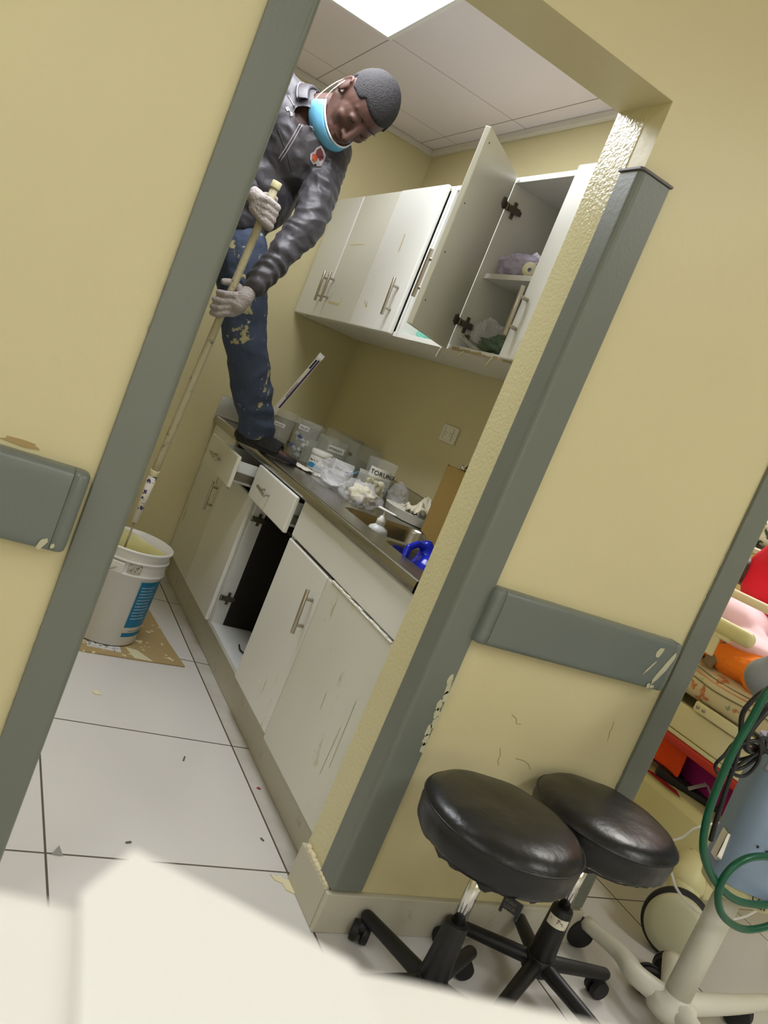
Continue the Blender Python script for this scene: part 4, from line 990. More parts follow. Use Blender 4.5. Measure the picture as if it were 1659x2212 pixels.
def bodyb(b):
    # skull, face, neck
    hball(b, -.008, 0, .030, (.098, .077, .092), n=28, m=20)
    hball(b, .035, 0, -.005, (.060, .064, .082), n=24, m=16)
    hball(b, .040, 0, -.075, (.052, .046, .038), n=20, m=14); hball(b, .074, 0, -.098, (.020, .024, .018))
    for s in (-1, 1):
        hcap(b, (-.005, s*.058, -.04), (.06, s*.036, -.088), .020, .017)                 # jaw line
        hcap(b, (.074, s*.012, .040), (.062, s*.044, .034), .012, .010)                  # brow
        hball(b, .060, s*.038, -.020, (.022, .024, .020))                                # cheek bone
        hball(b, .0795, s*.031, .012, (.012, .0160, .0110))                              # eyelid
        hball(b, .096, s*.013, -.033, (.010, .009, .008))                                # nostril wing
        hball(b, -.012, s*.080, .002, (.019, .006, .031), n=20, m=14)                    # ear
        for k in range(9):
            a0, a1 = -pi*.55+pi*1.25*k/9, -pi*.55+pi*1.25*(k+1)/9
            hcap(b, (-.012-.017*cos(a0), s*.086, .002+.028*sin(a0)), (-.012-.017*cos(a1), s*.086, .002+.028*sin(a1)), .0042, .0042)
    hcap(b, (.088, 0, .022), (.112, 0, -.026), .0085, .0125); hball(b, .112, 0, -.030, (.012, .0125, .010))
    hball(b, .088, 0, -.058, (.012, .025, .0065)); hball(b, .087, 0, -.071, (.0115, .022, .0075)); hball(b, .078, 0, -.052, (.016, .03, .02))
    hcap(b, (-.030, 0, -.02), (-.02, 0, -.09), .058, .055); capsule(b, H(-.02, 0, -.07), V(.725, 3.0, 2.015), .060, .064)
    # torso and limbs under the clothes
    ball(b, (.715, 3.02, 1.90), (.14, .09, .15)); ball(b, (.665, 3.055, 1.72), (.125, .085, .15)); ball(b, (.610, 3.075, 1.56), (.135, .095, .10))
    capsule(b, shL, (.72, 3.0, 1.98), .045, .05); capsule(b, shR, (.72, 3.0, 1.98), .045, .05)
    capsule(b, shL, elL, .046, .036); capsule(b, elL, wrL, .036, .024); capsule(b, shR, elR, .046, .036); capsule(b, elR, wrR, .036, .024)
    capsule(b, hipL, kneeL, .075, .055); capsule(b, kneeL, ankL, .053, .034); capsule(b, hipR, kneeR, .075, .055); capsule(b, kneeR, ankR, .053, .034)
    handR(b); handL(b)
    # feet
    for A, d, z in ((ankL, V(.845, -.535, 0), ZC), (ankR, V(.1, -.99, 0), .735)):
        n_ = V(-d.y, d.x, 0); h = V(A.x, A.y, z+.034)-d*.025; capsule(b, A, h+V(0, 0, .01), .034, .028)
        capsule(b, h, h+d*.13+V(0, 0, -.008), .027, .024)
        for i in range(-2, 3):
            capsule(b, h+d*.08+n_*.009*i, h+d*(.195-.010*abs(i+1.0))+n_*.0125*i+V(0, 0, -.016), .015, .0095 if i != -2 else .0085)
body = remesh('body', bodyb, .0036, SKIN, man, it=6)
# hair: a cap over the skull that dips under the skin below the hairline
def hairb():
    b = B(); ball(b, (0, 0, 0), 1.0, n=90, m=60)
    for v in b.verts:
        q = v.co.copy(); f, s, u = q.x, q.y, q.z
        line = -.16 + .48*max(f, 0) - .40*max(-f, 0)            # hairline in unit sphere terms
        if f > .60: line = max(line, .32)
        side = abs(s)
        if side > .7 and -.30 < f < .15: line = max(line, -.02)
        k = max(0, min(1, (u-line)/.10)); sc = .93+.125*k
        n_ = noise.noise(q*26)*.010*k
        v.co = H((-.008+f*.098*(sc+n_)), s*.077*(sc+n_+.01*k), .030+u*.094*(sc+n_))
    return obj('hair', b, HAIRM, man, smooth=True)
hairb()
for s in (-1, 1):
    b = B(); tube(b, [H(.091, s*.014, .038), H(.092, s*.030, .044), H(.080, s*.048, .038)], lambda t: .0032*(1.2-t*.7), n=8, flat=.6); obj('eyebrow', b, HAIRM, man, smooth=True)
    b = B(); tube(b, [H(.094, s*.018, .010), H(.0965, s*.031, .006), H(.088, s*.045, .009)], .0016, n=6); obj('eyelash', b, HAIRM, man, smooth=True)
# jacket
tx_ = V(.905, -.13, -.40).normalized(); tz_ = (V(.725, 3.0, 2.02)-V(.62, 3.07, 1.56)).normalized(); ty_ = tz_.cross(tx_).normalized(); tx_ = ty_.cross(tz_); TM = Matrix((tx_, ty_, tz_)).transposed()
def jacketb(b):
    ball(b, (.727, 3.0, 1.905), (.185, .118, .165), M=TM, n=32, m=22); ball(b, (.672, 3.045, 1.735), (.152, .118, .17), n=32, m=22); ball(b, (.620, 3.07, 1.60), (.150, .120, .10), n=32, m=22)
    capsule(b, (.735, 2.995, 1.975), (.745, 2.98, 2.02), .095, .078)
    capsule(b, shL, (.74, 2.995, 1.985), .072, .088); capsule(b, shR, (.72, 3.0, 2.0), .074, .085)
    capsule(b, shL, elL, .074, .062); capsule(b, elL, wrL+(elL-wrL)*.06, .062, .040); capsule(b, wrL+(elL-wrL)*.18, wrL+(elL-wrL)*.04, .042, .037)
    capsule(b, shR, elR, .072, .060); capsule(b, elR, wrR, .058, .036)
def foldj(c):
    s = 0; q = Vector((c.x*1.0+c.z*.5, c.y, c.z-c.x*.4))
    s += .0070*(1-2*abs(noise.noise(q*9))) ; s += .0045*(1-2*abs(noise.noise(q*21+Vector((3, 1, 7)))))
    # gathers along the forearms and where the sleeve meets the chest
    for a, e in ((elL, wrL), (elR, wrR), (shL, elL)):
        t = max(0, min(1, (c-a).dot(e-a)/(e-a).length_squared)); d = (c-(a+(e-a)*t)).length
        if d < .085: s += .0026*sin(t*44+9*noise.noise(c*9))*min(1, 2*t)
    return s-.006
jk = remesh('jacket', jacketb, .006, JACKET, man, it=5, disp=foldj)
# carve the neck opening: remove jacket faces close round the neck
me = jk.data; bmj = bmesh.new(); bmj.from_mesh(me)
nb, nt_ = V(.745, 2.985, 2.00), H(-.03, 0, -.06); ax = (nt_-nb).normalized(); front = cv(-.05, -.25, 1).normalized()
dl = []
for v in bmj.verts:
    p = v.co-nb; h = p.dot(ax); rad = (p-ax*h).length
    lim = .074
    if h > -.005 and rad < lim: dl.append(v)
    # V of the half-open zip
    w_ = v.co-V(.700, 2.88, 1.955); 
    if (v.co-V(.705, 2.885, 1.985)).length < .034: dl.append(v)
bmesh.ops.delete(bmj, geom=list(set(dl)), context='VERTS'); bmj.to_mesh(me); bmj.free()
# standing collar with a fold, open at the throat
def nring(h, r, a): 
    x_ = (front-ax*front.dot(ax)).normalized(); y_ = ax.cross(x_); return nb+ax*h+x_*(r*cos(a))+y_*(r*sin(a))
b = B(); rows = []
for k in range(33):
    a = R_(28)+(2*pi-R_(56))*k/32; lift = .5-.5*cos((k/32)*2*pi)
    row = [nring(-.045-.01*(1-lift), .100, a), nring(-.01, .095, a), nring(.022+.012*lift, .086, a), nring(.040+.020*lift, .092, a), nring(.034+.018*lift, .106, a), nring(.004+.010*lift, .116, a)]
    rows.append([b.verts.new(p) for p in row])
for p, q in zip(rows, rows[1:]):
    for i in range(5): b.faces.new((p[i], q[i], q[i+1], p[i+1]))
co = obj('collar', b, JACKET, man, smooth=True); m_ = co.modifiers.new('s', 'SOLIDIFY'); m_.thickness = .004; m_ = co.modifiers.new('ss', 'SUBSURF'); m_.levels = 1; m_.render_levels = 2
b = B(); tube(b, [nring(.005+.010*(.5-.5*cos(k/32*2*pi)), .1165, R_(28)+(2*pi-R_(56))*k/32) for k in range(33)], .0022, n=6, sub=2); obj('collar_piping', b, JACKET2, man, smooth=True)
# surface finder so zip and badges lie on the cloth
from mathutils.bvhtree import BVHTree
bv = BVHTree.FromObject(jk, bpy.context.evaluated_depsgraph_get())
def oncloth(x, z, y=2.6, off=.0015):
    hit = bv.ray_cast(Vector((x, y, z)), Vector((0, 1, 0)))
    return (hit[0]+hit[1]*off) if hit[0] is not None else None
def clothtube(name, pts, r, m, off=.001):
    P = [oncloth(x, z, off=off) for x, z in pts]; P = [p for p in P if p is not None]
    if len(P) > 1:
        b = B(); tube(b, P, r, n=6, sub=2); obj(name, b, m, man, smooth=True)
def lerp2(a, c, n=10): return [(a[0]+(c[0]-a[0])*i/n, a[1]+(c[1]-a[1])*i/n) for i in range(n+1)]
clothtube('zip', lerp2((.697, 1.945), (.678, 1.815)), .0022, JACKET2); clothtube('zip', lerp2((.705, 1.943), (.687, 1.813)), .0022, JACKET2)
clothtube('seam_piping', lerp2((.725, 1.955), (.800, 1.935)), .0022, JACKET2)
clothtube('seam', lerp2((.64, 1.90), (.735, 1.80), 14), .0014, mat('dark_seam', (40, 38, 42), .7))
clothtube('drawcord', lerp2((.640, 2.02), (.690, 1.955)), .0020, JACKET2)
def clothpatch(name, pts, m, off, sub=1):
    P = [oncloth(x, z, off=off) for x, z in pts]
    if any(p is None for p in P): return
    c = sum(P, Vector())/len(P); b = B(); vs = [b.verts.new(p) for p in P]; vc = b.verts.new(c)
    for i in range(len(vs)): b.faces.new((vs[i], vs[(i+1) % len(vs)], vc))
    obj(name, b, m, man)
LX, LZ = .793, 1.882
clothpatch('chest_badge', [(LX+a*1.15, LZ+c*1.15) for a, c in ((-.004, .030), (.008, .022), (.020, .012), (.026, -.004), (.021, -.022), (.010, -.026), (.004, -.020), (-.004, -.026), (-.018, -.020), (-.024, -.004), (-.016, .006), (-.014, .018))], LOGO3, .0035)
clothpatch('chest_badge', [(LX+a, LZ+c) for a, c in ((-.004, .027), (.008, .020), (.018, .010), (.023, -.004), (.018, -.020), (.010, -.022), (.002, -.008), (-.010, .002), (-.013, .014))], LOGO1, .0045)
clothpatch('chest_badge', [(LX+a, LZ+c) for a, c in ((-.002, -.002), (.002, -.012), (-.003, -.023), (-.016, -.018), (-.021, -.005), (-.014, .001))], LOGO2, .0055)
for a, c in ((-.010, .006), (.006, -.004)):
    clothpatch('collar_mark', [(.650+a, 1.968+c), (.656+a, 1.974+c), (.664+a, 1.966+c), (.657+a, 1.958+c)], LOGO3, .0040)
clothtube('collar_mark', [(.646, 1.975), (.655, 1.968), (.662, 1.960)], .0016, LOGO3, .003)
# jeans
def jeansb(b):
    ball(b, (.610, 3.078, 1.535), (.140, .112, .105), n=32, m=22); ball(b, (.612, 3.08, 1.60), (.135, .108, .06), n=32, m=22)
    capsule(b, hipL, kneeL, .100, .080); capsule(b, kneeL, shinL, .080, .076); capsule(b, shinL, ankL+V(0, 0, .01), .077, .070)
    capsule(b, ankL+V(-.01, 0, .02), ankL+V(.004, -.002, -.012), .072, .066)
    capsule(b, hipR, kneeR, .098, .080); capsule(b, kneeR, ankR, .080, .070)
def foldt(c):
    s = .0060*(1-2*abs(noise.noise(Vector((c.x*7, c.y*7, c.z*11)))))+.003*noise.noise(c*30)
    t = max(0, min(1, (c.z-.90)/.30))
    s += .0055*sin((c.z*46)+5*noise.noise(c*7))*(1-t) if c.x > .7 else 0
    return s-.003
remesh('jeans', jeansb, .006, JEANS, man, it=5, disp=foldt)
# seam of the outer leg and a few big paint blots follow the denim
# gloves
remesh('glove', lambda b: handR(b, .0028), .0032, GLOVE, man, it=2); remesh('glove', lambda b: handL(b, .0028), .0032, GLOVE, man, it=2)
# shoes: black woven slip-on with an open toe
def shoe(A, d, z, name='sandal'):
    n_ = V(-d.y, d.x, 0); h = V(A.x, A.y, z)-d*.050
    b = B(); prof = []
    P = [(0, .026), (.03, .036), (.10, .036), (.16, .044), (.215, .042), (.245, .028), (.252, 0), (.245, -.028), (.215, -.040), (.16, -.040), (.10, -.034), (.03, -.034), (0, -.024), (-.012, 0)]
    for zz in (.0008, .016, .020):
        k = 1 if zz < .018 else .97; prof.append([b.verts.new(h+d*(x_*k)+n_*(y_*k)+V(0, 0, zz)) for x_, y_ in P])
    skinr(b, prof[0], prof[1]); skinr(b, prof[1], prof[2]); b.faces.new(prof[0][::-1]); b.faces.new(prof[2]); s0 = obj('shoe_sole', b, RUBBER, man, smooth=False, bevel=.003, sub=0)
    def up(b):
        for i in range(19):
            t = i/18; x_ = .015+.155*t; hw = .034+.008*t; hh = .062-.022*t
            for k in range(-9, 10):
                a = pi/2*k/9*.98; c = h+d*x_+n_*(hw*sin(a))+V(0, 0, .020+(hh-.004)*abs(cos(a))); ball(b, c, .0075, n=8, m=6)
        for k in range(-5, 6): pass
        capsule(b, h+d*.0+V(0, 0, .03), h+d*.01+V(0, 0, .055), .026, .024)
    remesh('shoe_upper', up, .0038, mat('black_woven_rubber', (30, 29, 31), .5, bump=.9, bscale=210), man, it=3)
shoe(ankL, V(.845, -.535, 0), ZC); shoe(ankR, V(.1, -.99, 0), .735)
# surgical mask pulled down under the chin, loops over the ear
fm = []
b = B(); rows = []
for i in range(15):
    a = R_(-78)+R_(156)*i/14; row = []
    for j_ in range(9):
        v = j_/8; u = -.070-.066*v; r = .098+.012*sin(v*pi)+(.0022 if j_ % 2 else 0); f = -.010+r*cos(a)*1.02; s = r*.80*sin(a)
        row.append(b.verts.new(H(f-.018*v+.020*(1-v)*cos(a)*.3, s, u-.010*cos(a))))
    rows.append(row)
for p, q in zip(rows, rows[1:]):
    for k in range(8): b.faces.new((p[k], q[k], q[k+1], p[k+1]))
mo = obj('face_mask', b, MASKB, man, smooth=True); m_ = mo.modifiers.new('s', 'SOLIDIFY'); m_.thickness = .002
b = B(); tube(b, [r[0].co if False else H(-.010+.098*cos(R_(-78)+R_(156)*i/14)*1.02+.020*cos(R_(-78)+R_(156)*i/14)*.3, .0784*sin(R_(-78)+R_(156)*i/14), -.068-.010*cos(R_(-78)+R_(156)*i/14)) for i, r in enumerate(range(15))], .0034, n=8, sub=1)
obj('mask_lining_edge', b, MASKW, mo, smooth=True)
for s in (1, -1):
    b = B(); tube(b, [H(.006, s*.078, -.072), H(-.002, s*.086, -.045), H(-.010, s*.088, -.020), H(-.030, s*.084, .006)], .0018, n=6)
    tube(b, [H(.002, s*.076, -.130), H(-.022, s*.082, -.085), H(-.034, s*.084, -.040), H(-.034, s*.084, .0)], .0018, n=6); obj('ear_loop', b, PAPER, mo, smooth=True)
# step stool behind the wall that carries his other foot
ss = thing('step_ladder', (.42, 3.2, 0), 'grey metal step ladder behind the left jamb, carrying the man\'s other foot', 'ladder')
for k, (z, y) in enumerate(((.72, 3.16), (.48, 3.03), (.24, 2.90))):
    bx('step', .25, .57, y-.09, y+.09, z-.012, z+.012, NICKEL, ss, bevel=.003) if k == 0 else bx('step', .25, .50, y-.04, y+.04, z-.01, z+.01, NICKEL, ss, bevel=.003)
for x in (.258, .492):
    b = B(); cyl(b, (x, 2.80, 0.001), (x, 3.10, .708), .011, n=12); obj('rail', b, NICKEL, ss, smooth=True)
    b = B(); cyl(b, (x, 3.46, 0.001), (x, 3.22, .708), .011, n=12); obj('rail', b, NICKEL, ss, smooth=True)

# ================================================================= STOOLS
def stool(cx, cy, zs, rot, label, tagside=False, lever=None, R0=.178):
    r = thing('rolling_stool', (cx, cy, 0), label, 'stool', 'black rolling stools against the yellow wall')
    seed = cx*10
    b = B(); n = 96; prev = None
    prof = [(.001, zs+.002), (.05, zs+.004), (.10, zs+.003), (.145, zs-.001), (R0-.012, zs-.010), (R0-.004, zs-.018), (R0-.0015, zs-.022), (R0+.0015, zs-.025), (R0-.001, zs-.029), (R0+.0005, zs-.045), (R0-.002, zs-.075), (R0-.012, zs-.088), (R0-.045, zs-.094), (.06, zs-.094), (.001, zs-.094)]
    for k, (rr, z) in enumerate(prof):
        q = []
        for i in range(n):
            a = 2*pi*i/n; w_ = Vector((cos(a)*2.6+seed, sin(a)*2.6, z*9)); rr2 = rr; zz = z
            if .1 < rr and k > 8: rr2 += .003*noise.noise(w_*2.4)
            if k in (10, 11): zz += .007*noise.noise(Vector((cos(a)*5+seed, sin(a)*5, 2)))
            if k < 5: zz += .0035*noise.noise(Vector((cos(a)*rr*14+seed, sin(a)*rr*14, 1)))*(1 if rr < .15 else .4)
            q.append(b.verts.new((cx+rr2*cos(a), cy+rr2*sin(a), zz)))
        if prev: skinr(b, prev, q)
        else: b.faces.new(q)
        prev = q
    b.faces.new(prev[::-1]); seat = obj('seat', b, LEATHER, r, smooth=True)
    b = B(); pts = [(cx+(R0+.001)*cos(2*pi*i/60), cy+(R0+.001)*sin(2*pi*i/60), zs-.0245) for i in range(61)]; tube(b, pts, .0024, n=6, sub=1); obj('piping', b, LEATHER, seat, smooth=True)
    # torn under-cover hanging from the seat
    b = B(); P = []
    for i in range(80):
        a = 2*pi*i/80; dz = .006+.012*max(0, noise.noise(Vector((cos(a)*4+seed, sin(a)*4, 5)))*2); rr = .15+.008*noise.noise(Vector((cos(a)*6, sin(a)*6, seed)))
        P.append((b.verts.new((cx+rr*cos(a), cy+rr*sin(a), zs-.0945)), b.verts.new((cx+rr*.97*cos(a), cy+rr*.97*sin(a), zs-.0945-dz))))
    for i in range(80): p, q = P[i], P[(i+1) % 80]; b.faces.new((p[0], q[0], q[1], p[1]))
    obj('under_cover', b, RUBBER, r)
    b = B(); cyl(b, (cx, cy, zs-.112), (cx, cy, zs-.0945), .055, n=28); obj('mounting_plate', b, BLACKP, r)
    b = B(); cyl(b, (cx, cy, .22), (cx, cy, zs-.112), .0155, n=24); obj('gas_lift', b, CHROME, r, smooth=True)
    b = B(); lathe(b, [(.034, .095), (.030, .16), (.027, .232), (.0255, .239), (.0165, .240)], (cx, cy, 0), n=32); col = obj('column_sleeve', b, BLACKP, r, smooth=True, bevel=.001)
    if tagside:
        labelcyl((cx, cy), .0290, .196, .222, R_(-190), R_(-80), mat('sleeve_sticker', (222, 216, 200), .6, stain=(110, 100, 96), sscale=110, samt=.58, ssharp=.04), col, 'sticker')
    b = B(); cyl(b, (cx, cy, .062), (cx, cy, .105), .036, n=28); obj('hub', b, BLACKP, r, smooth=True, bevel=.002)
    for k in range(5):
        a = rot+2*pi*k/5; d = V(cos(a), sin(a), 0); h = V(cx, cy, 0); lg = B()
        capsule(lg, h+d*.02+V(0, 0, .086), h+d*.225+V(0, 0, .066), .021, .017)
        for v in lg.verts: v.co.z = .076+(v.co.z-.076)*.9
        leg = obj('leg', lg, BLACKP, r, smooth=True)
        wc = h+d*.225+V(-d.y, d.x, 0)*.004+V(0, 0, .0262); sd = V(-d.y, d.x, 0) if k % 2 else (V(-d.y, d.x, 0)*.7+d*.7).normalized()
        b = B()
        for s in (-1, 1): c0 = wc+sd*(s*.006); c1 = wc+sd*(s*.022); cyl(b, c0, c1, .0255, .0235, n=24)
        cyl(b, wc-sd*.006, wc+sd*.006, .008, n=10); ball(b, wc+V(0, 0, .016), (.018, .018, .014), n=12, m=8); obj('caster', b, RUBBER, leg, smooth=True, bevel=.001)
    if lever:
        a = lever; d = V(cos(a), sin(a), 0); b = B(); capsule(b, V(cx, cy, zs-.10)+d*.12, V(cx, cy, zs-.085)+d*.245, .009, .013); obj('lever', b, BLACKP, r, smooth=True)
    return r
s1 = stool(1.200, 1.205, .513, R_(103), 'black round rolling stool in front, its chrome lift above a plain black sleeve')
b = B(); Ms = Matrix.Translation((1.150, 1.045, .408)) @ Matrix.Rotation(R_(-55), 4, 'Z')
box(b, -.020, .020, -.002, .002, -.012, .016, Ms); box(b, -.020, -.013, -.002, .002, -.022, -.012, Ms); box(b, .013, .020, -.002, .002, -.022, -.012, Ms); obj('bracket', b, BLACKP, s1, bevel=.002)
for i in range(2): textmesh('lettering', ['PUSH', 'LOCK'][i], .009, GREYCAP, s1, lambda p, i=i: Ms @ Vector((-.014+p.x, -.0026-p.z, .004-.010*i+p.y)))
s2 = stool(1.568, 1.278, .513, R_(140), 'black round rolling stool behind, half hidden, with a white sticker on its column sleeve', tagside=True, lever=R_(22), R0=.176)

# ================================================================= EQUIPMENT STAND AT THE RIGHT EDGE
eq = thing('equipment_stand', (1.93, 1.15, 0), 'wheeled medical stand with a blue-grey column and grey head at the right edge', 'medical stand')
b = B(); cyl(b, (1.932, 1.152, .095), (1.968, 1.172, .41), .034, n=36); obj('pole', b, OFFWHITE, eq, smooth=True)
def rr_prism(b, c, hx, hy, r, z0, z1, ang, top=1.0, shift=(0, 0), n=6):
    Mq = Matrix.Rotation(ang, 4, 'Z'); P = rrect(-hx, hx, -hy, hy, r, n); L0 = []; L1 = []
    for x, y in P:
        L0.append(b.verts.new(Vector((c[0], c[1], z0)) + Mq @ Vector((x, y, 0)))); L1.append(b.verts.new(Vector((c[0]+shift[0], c[1]+shift[1], z1)) + Mq @ Vector((x*top, y*top, 0))))
    skinr(b, L0, L1); b.faces.new(L0[::-1]); b.faces.new(L1)
b = B(); rr_prism(b, (1.995, 1.178), .092, .075, .055, .432, .800, R_(-28), 1.0, (-.035, -.01), n=14); obj('column', b, BLUEGREY, eq, smooth=True).modifiers.new('e', 'EDGE_SPLIT').split_angle = R_(50)
b = B(); rr_prism(b, (1.99, 1.176), .080, .064, .04, .395, .4315, R_(-28), 1.06); cr_ = obj('column_collar', b, CREAM2, eq, bevel=.004)
b = B(); rr_prism(b, (1.935, 1.160), .070, .060, .04, .802, .85, R_(-28), .9, (-.02, -.01)); obj('neck', b, GREYCASE, eq, bevel=.004)
def headb(b): ball(b, (1.885, 1.17, .935), (.150, .125, .075), M=Matrix.Rotation(R_(-28), 3, 'Z'), n=40, m=24); ball(b, (1.875, 1.165, .955), (.125, .10, .085), M=Matrix.Rotation(R_(-28), 3, 'Z'), n=40, m=24)
hd = remesh('head_case', headb, .007, GREYCASE, eq, it=4)
nd = V(-.47, -.88, 0).normalized(); xd = V(.88, -.47, 0)
textmesh('lettering', 'Vari', .036, mat('dark_grey_print', (60, 62, 60), .4), eq, lambda p: V(1.988, 1.168, .4100)+nd*.0705+xd*(-.005+p.x)+V(0, 0, p.y)+nd*p.z, extrude=.0006)
for z, w_, m_ in ((.955, .028, INK), (.972, .010, INK)):
    textmesh('lettering', '06' if z < .96 else 'T E', .020 if z < .96 else .012, m_, hd, lambda p, z=z: V(1.765, 1.112, z)+V(.80, -.60, 0)*(p.x)+V(0, 0, p.y)+V(-.6, -.8, 0)*(.0+p.z))
for dx_, dz_ in ((-.045, .555), (-.02, .552)):
    b = B(); p = V(1.985, 1.172, dz_)+nd*.0752+xd*dx_; cyl(b, p, p+nd*.0008, .0035, n=10); obj('screw_hole', b, INK, eq)
b = B(); p = V(1.90, 1.205, .50); q = nd; box(b, -.010, .010, -.022, .010, -.03, .045, Matrix.Translation(p) @ Matrix.Rotation(R_(-28), 4, 'Z')); obj('clip', b, CHROME, eq, bevel=.002)
b = B(); tube(b, [(1.860, 1.145, .775), (1.815, 1.115, .785), (1.775, 1.10, .775), (1.765, 1.095, .760)], .014, n=12, flat=.5); obj('cable_hook', b, GREYCASE, eq, smooth=True)
def leg_(pts, r, nm='leg'):
    b = B(); tube(b, pts, r, n=16)
    for v in b.verts: v.co.z = .074+(v.co.z-.074)*.8
    return obj(nm, b, OFFWHITE, eq, smooth=True)
leg_([(1.93, 1.15, .085), (1.885, 1.24, .085), (1.90, 1.32, .082), (1.875, 1.44, .075)], lambda t: .036-.012*t)
leg_([(1.93, 1.15, .085), (2.00, 1.22, .085), (2.10, 1.31, .078)], lambda t: .032-.004*t)
leg_([(1.93, 1.15, .085), (2.06, 1.145, .088), (2.19, 1.15, .082), (2.34, 1.165, .072)], lambda t: .034-.010*t)
leg_([(1.93, 1.15, .085), (1.90, 1.02, .085), (1.86, .88, .075)], lambda t: .034-.010*t)
b = B(); lathe(b, [(.060, .055), (.064, .075), (.055, .098), (.036, .106), (.034, .112)], (1.93, 1.15, 0), n=36); obj('hub', b, OFFWHITE, eq, smooth=True)
for p, sd in (((1.985, 1.275, .0405), V(.5, .86, 0)), ((2.235, 1.165, .0405), V(.9, .4, 0)), ((1.86, .88, .0405), V(.3, .9, 0)), ((1.872, 1.445, .0405), V(.4, .9, 0)), ((2.11, 1.32, .0405), V(.7, .7, 0))):
    b = B(); sd.normalize(); p = Vector(p)
    for s in (-1, 1): cyl(b, p+sd*s*.004, p+sd*s*.020, .040, .037, n=30)
    cyl(b, p-sd*.004, p+sd*.004, .012, n=10); obj('caster', b, RUBBER, eq, smooth=True, bevel=.002)
# hoses and cables
b = B(); tube(b, [(1.665, 1.085, .985), (1.612, 1.08, .945), (1.603, 1.08, .867), (1.595, 1.08, .798), (1.601, 1.08, .708), (1.619, 1.08, .624), (1.658, 1.08, .552), (1.73, 1.08, .492), (1.817, 1.08, .449), (1.906, 1.08, .433), (2.008, 1.08, .442), (2.08, 1.075, .50), (2.02, 1.07, .555), (1.927, 1.07, .562), (1.852, 1.07, .566), (1.793, 1.07, .553), (1.757, 1.07, .52), (1.754, 1.07, .471), (1.793, 1.07, .418), (1.858, 1.07, .384), (1.937, 1.07, .371), (2.026, 1.07, .399), (2.10, 1.09, .46)], .0088, n=14)
tag(obj('green_hose', b, GREENH, smooth=True), 'dark green hose looping in front of the blue-grey column', 'hose')
b = B(); tube(b, [(1.70, 1.13, .95), (1.648, 1.12, .921), (1.626, 1.12, .871), (1.654, 1.12, .818), (1.676, 1.12, .763), (1.69, 1.12, .694), (1.712, 1.12, .601), (1.724, 1.12, .559)], .0058, n=10)
tag(obj('black_cable', b, BLACKP, smooth=True), 'black cable hanging straight down beside the green hose', 'cable')
b = B(); tube(b, [(1.80, 1.12, .79), (1.662, 1.12, .808), (1.625, 1.115, .767), (1.621, 1.12, .737), (1.668, 1.125, .715), (1.698, 1.12, .755), (1.729, 1.11, .807), (1.676, 1.115, .834), (1.661, 1.12, .784), (1.691, 1.125, .73), (1.732, 1.12, .73), (1.736, 1.11, .773), (1.70, 1.105, .82), (1.65, 1.11, .80), (1.66, 1.118, .75), (1.71, 1.125, .74), (1.75, 1.12, .79), (1.72, 1.11, .83), (1.67, 1.12, .79), (1.70, 1.13, .76), (1.78, 1.125, .80)], .0042, n=8)
tag(obj('coiled_cable', b, BLACKP, smooth=True), 'tangled coil of thin black cable hooked on the stand', 'cable')
b = B(); tube(b, [(1.80, 1.15, .93), (1.70, 1.12, .90), (1.655, 1.11, .83), (1.70, 1.12, .79), (1.76, 1.13, .80)], .011, n=10, flat=.6)
tag(obj('thick_cable', b, BLACKP, smooth=True), 'thick black cable curving under the grey head of the stand', 'cable')
b = B(); tube(b, [(1.74, 1.42, .40), (1.85, 1.38, .37), (1.949, 1.35, .418), (1.992, 1.35, .455), (2.055, 1.35, .476), (2.115, 1.34, .491), (2.16, 1.28, .47)], .0030, n=8)
tag(obj('clear_tube', b, TUBEM, smooth=True), 'thin clear tube arching out from behind the rear stool seat', 'tube')
b = B(); tube(b, [(1.80, 1.27, .42), (1.839, 1.25, .381), (1.888, 1.25, .337), (1.98, 1.25, .287), (2.06, 1.24, .265), (2.15, 1.22, .29), (2.2, 1.2, .36)], .0034, n=8)
tag(obj('clear_tube', b, TUBEM, smooth=True), 'clear tube sagging low past the large bed wheel', 'tube')

# ================================================================= BED IN THE WARD
bed = thing('hospital_bed', (2.75, 2.3, 0), 'cream metal hospital bed with floral mattress beyond the corner guard', 'bed')
BX0, BX1, BY0, BY1 = 2.302, 3.15, 1.36, 3.32
bx('frame_panel', BX0, BX0+.03, BY0, BY1, .560, .652, CREAM, bed, bevel=.006)
b = B(); box(b, BX0+.03, BX1-.03, BY0, BY0+.03, .56, .64); box(b, BX0+.03, BX1-.03, BY1-.03, BY1, .56, .64); box(b, BX1-.03, BX1, BY0, BY1, .56, .64); box(b, BX0+.03, BX1-.03, BY0+.03, BY1-.03, .62, .64); obj('frame', b, CREAM, bed, bevel=.004)
bx('hinged_arm', BX0-.016, BX0-.001, BY0+.02, 1.745, .655, .690, CREAM, bed, bevel=.008, seg=4)
for y in (1.70, 1.725):
    b = B(); cyl(b, (BX0-.020, y, .673), (BX0-.0165, y, .673), .006, n=14); obj('rivet', b, NICKEL, bed, smooth=True)
bx('cream_lip', BX0-.006, BX0+.05, BY0, BY1, .546, .559, CREAM, bed, bevel=.003)
bx('red_strip', BX0-.012, BX0+.045, BY0, BY1, .514, .5455, REDSTRIP, bed, bevel=.010, seg=4)
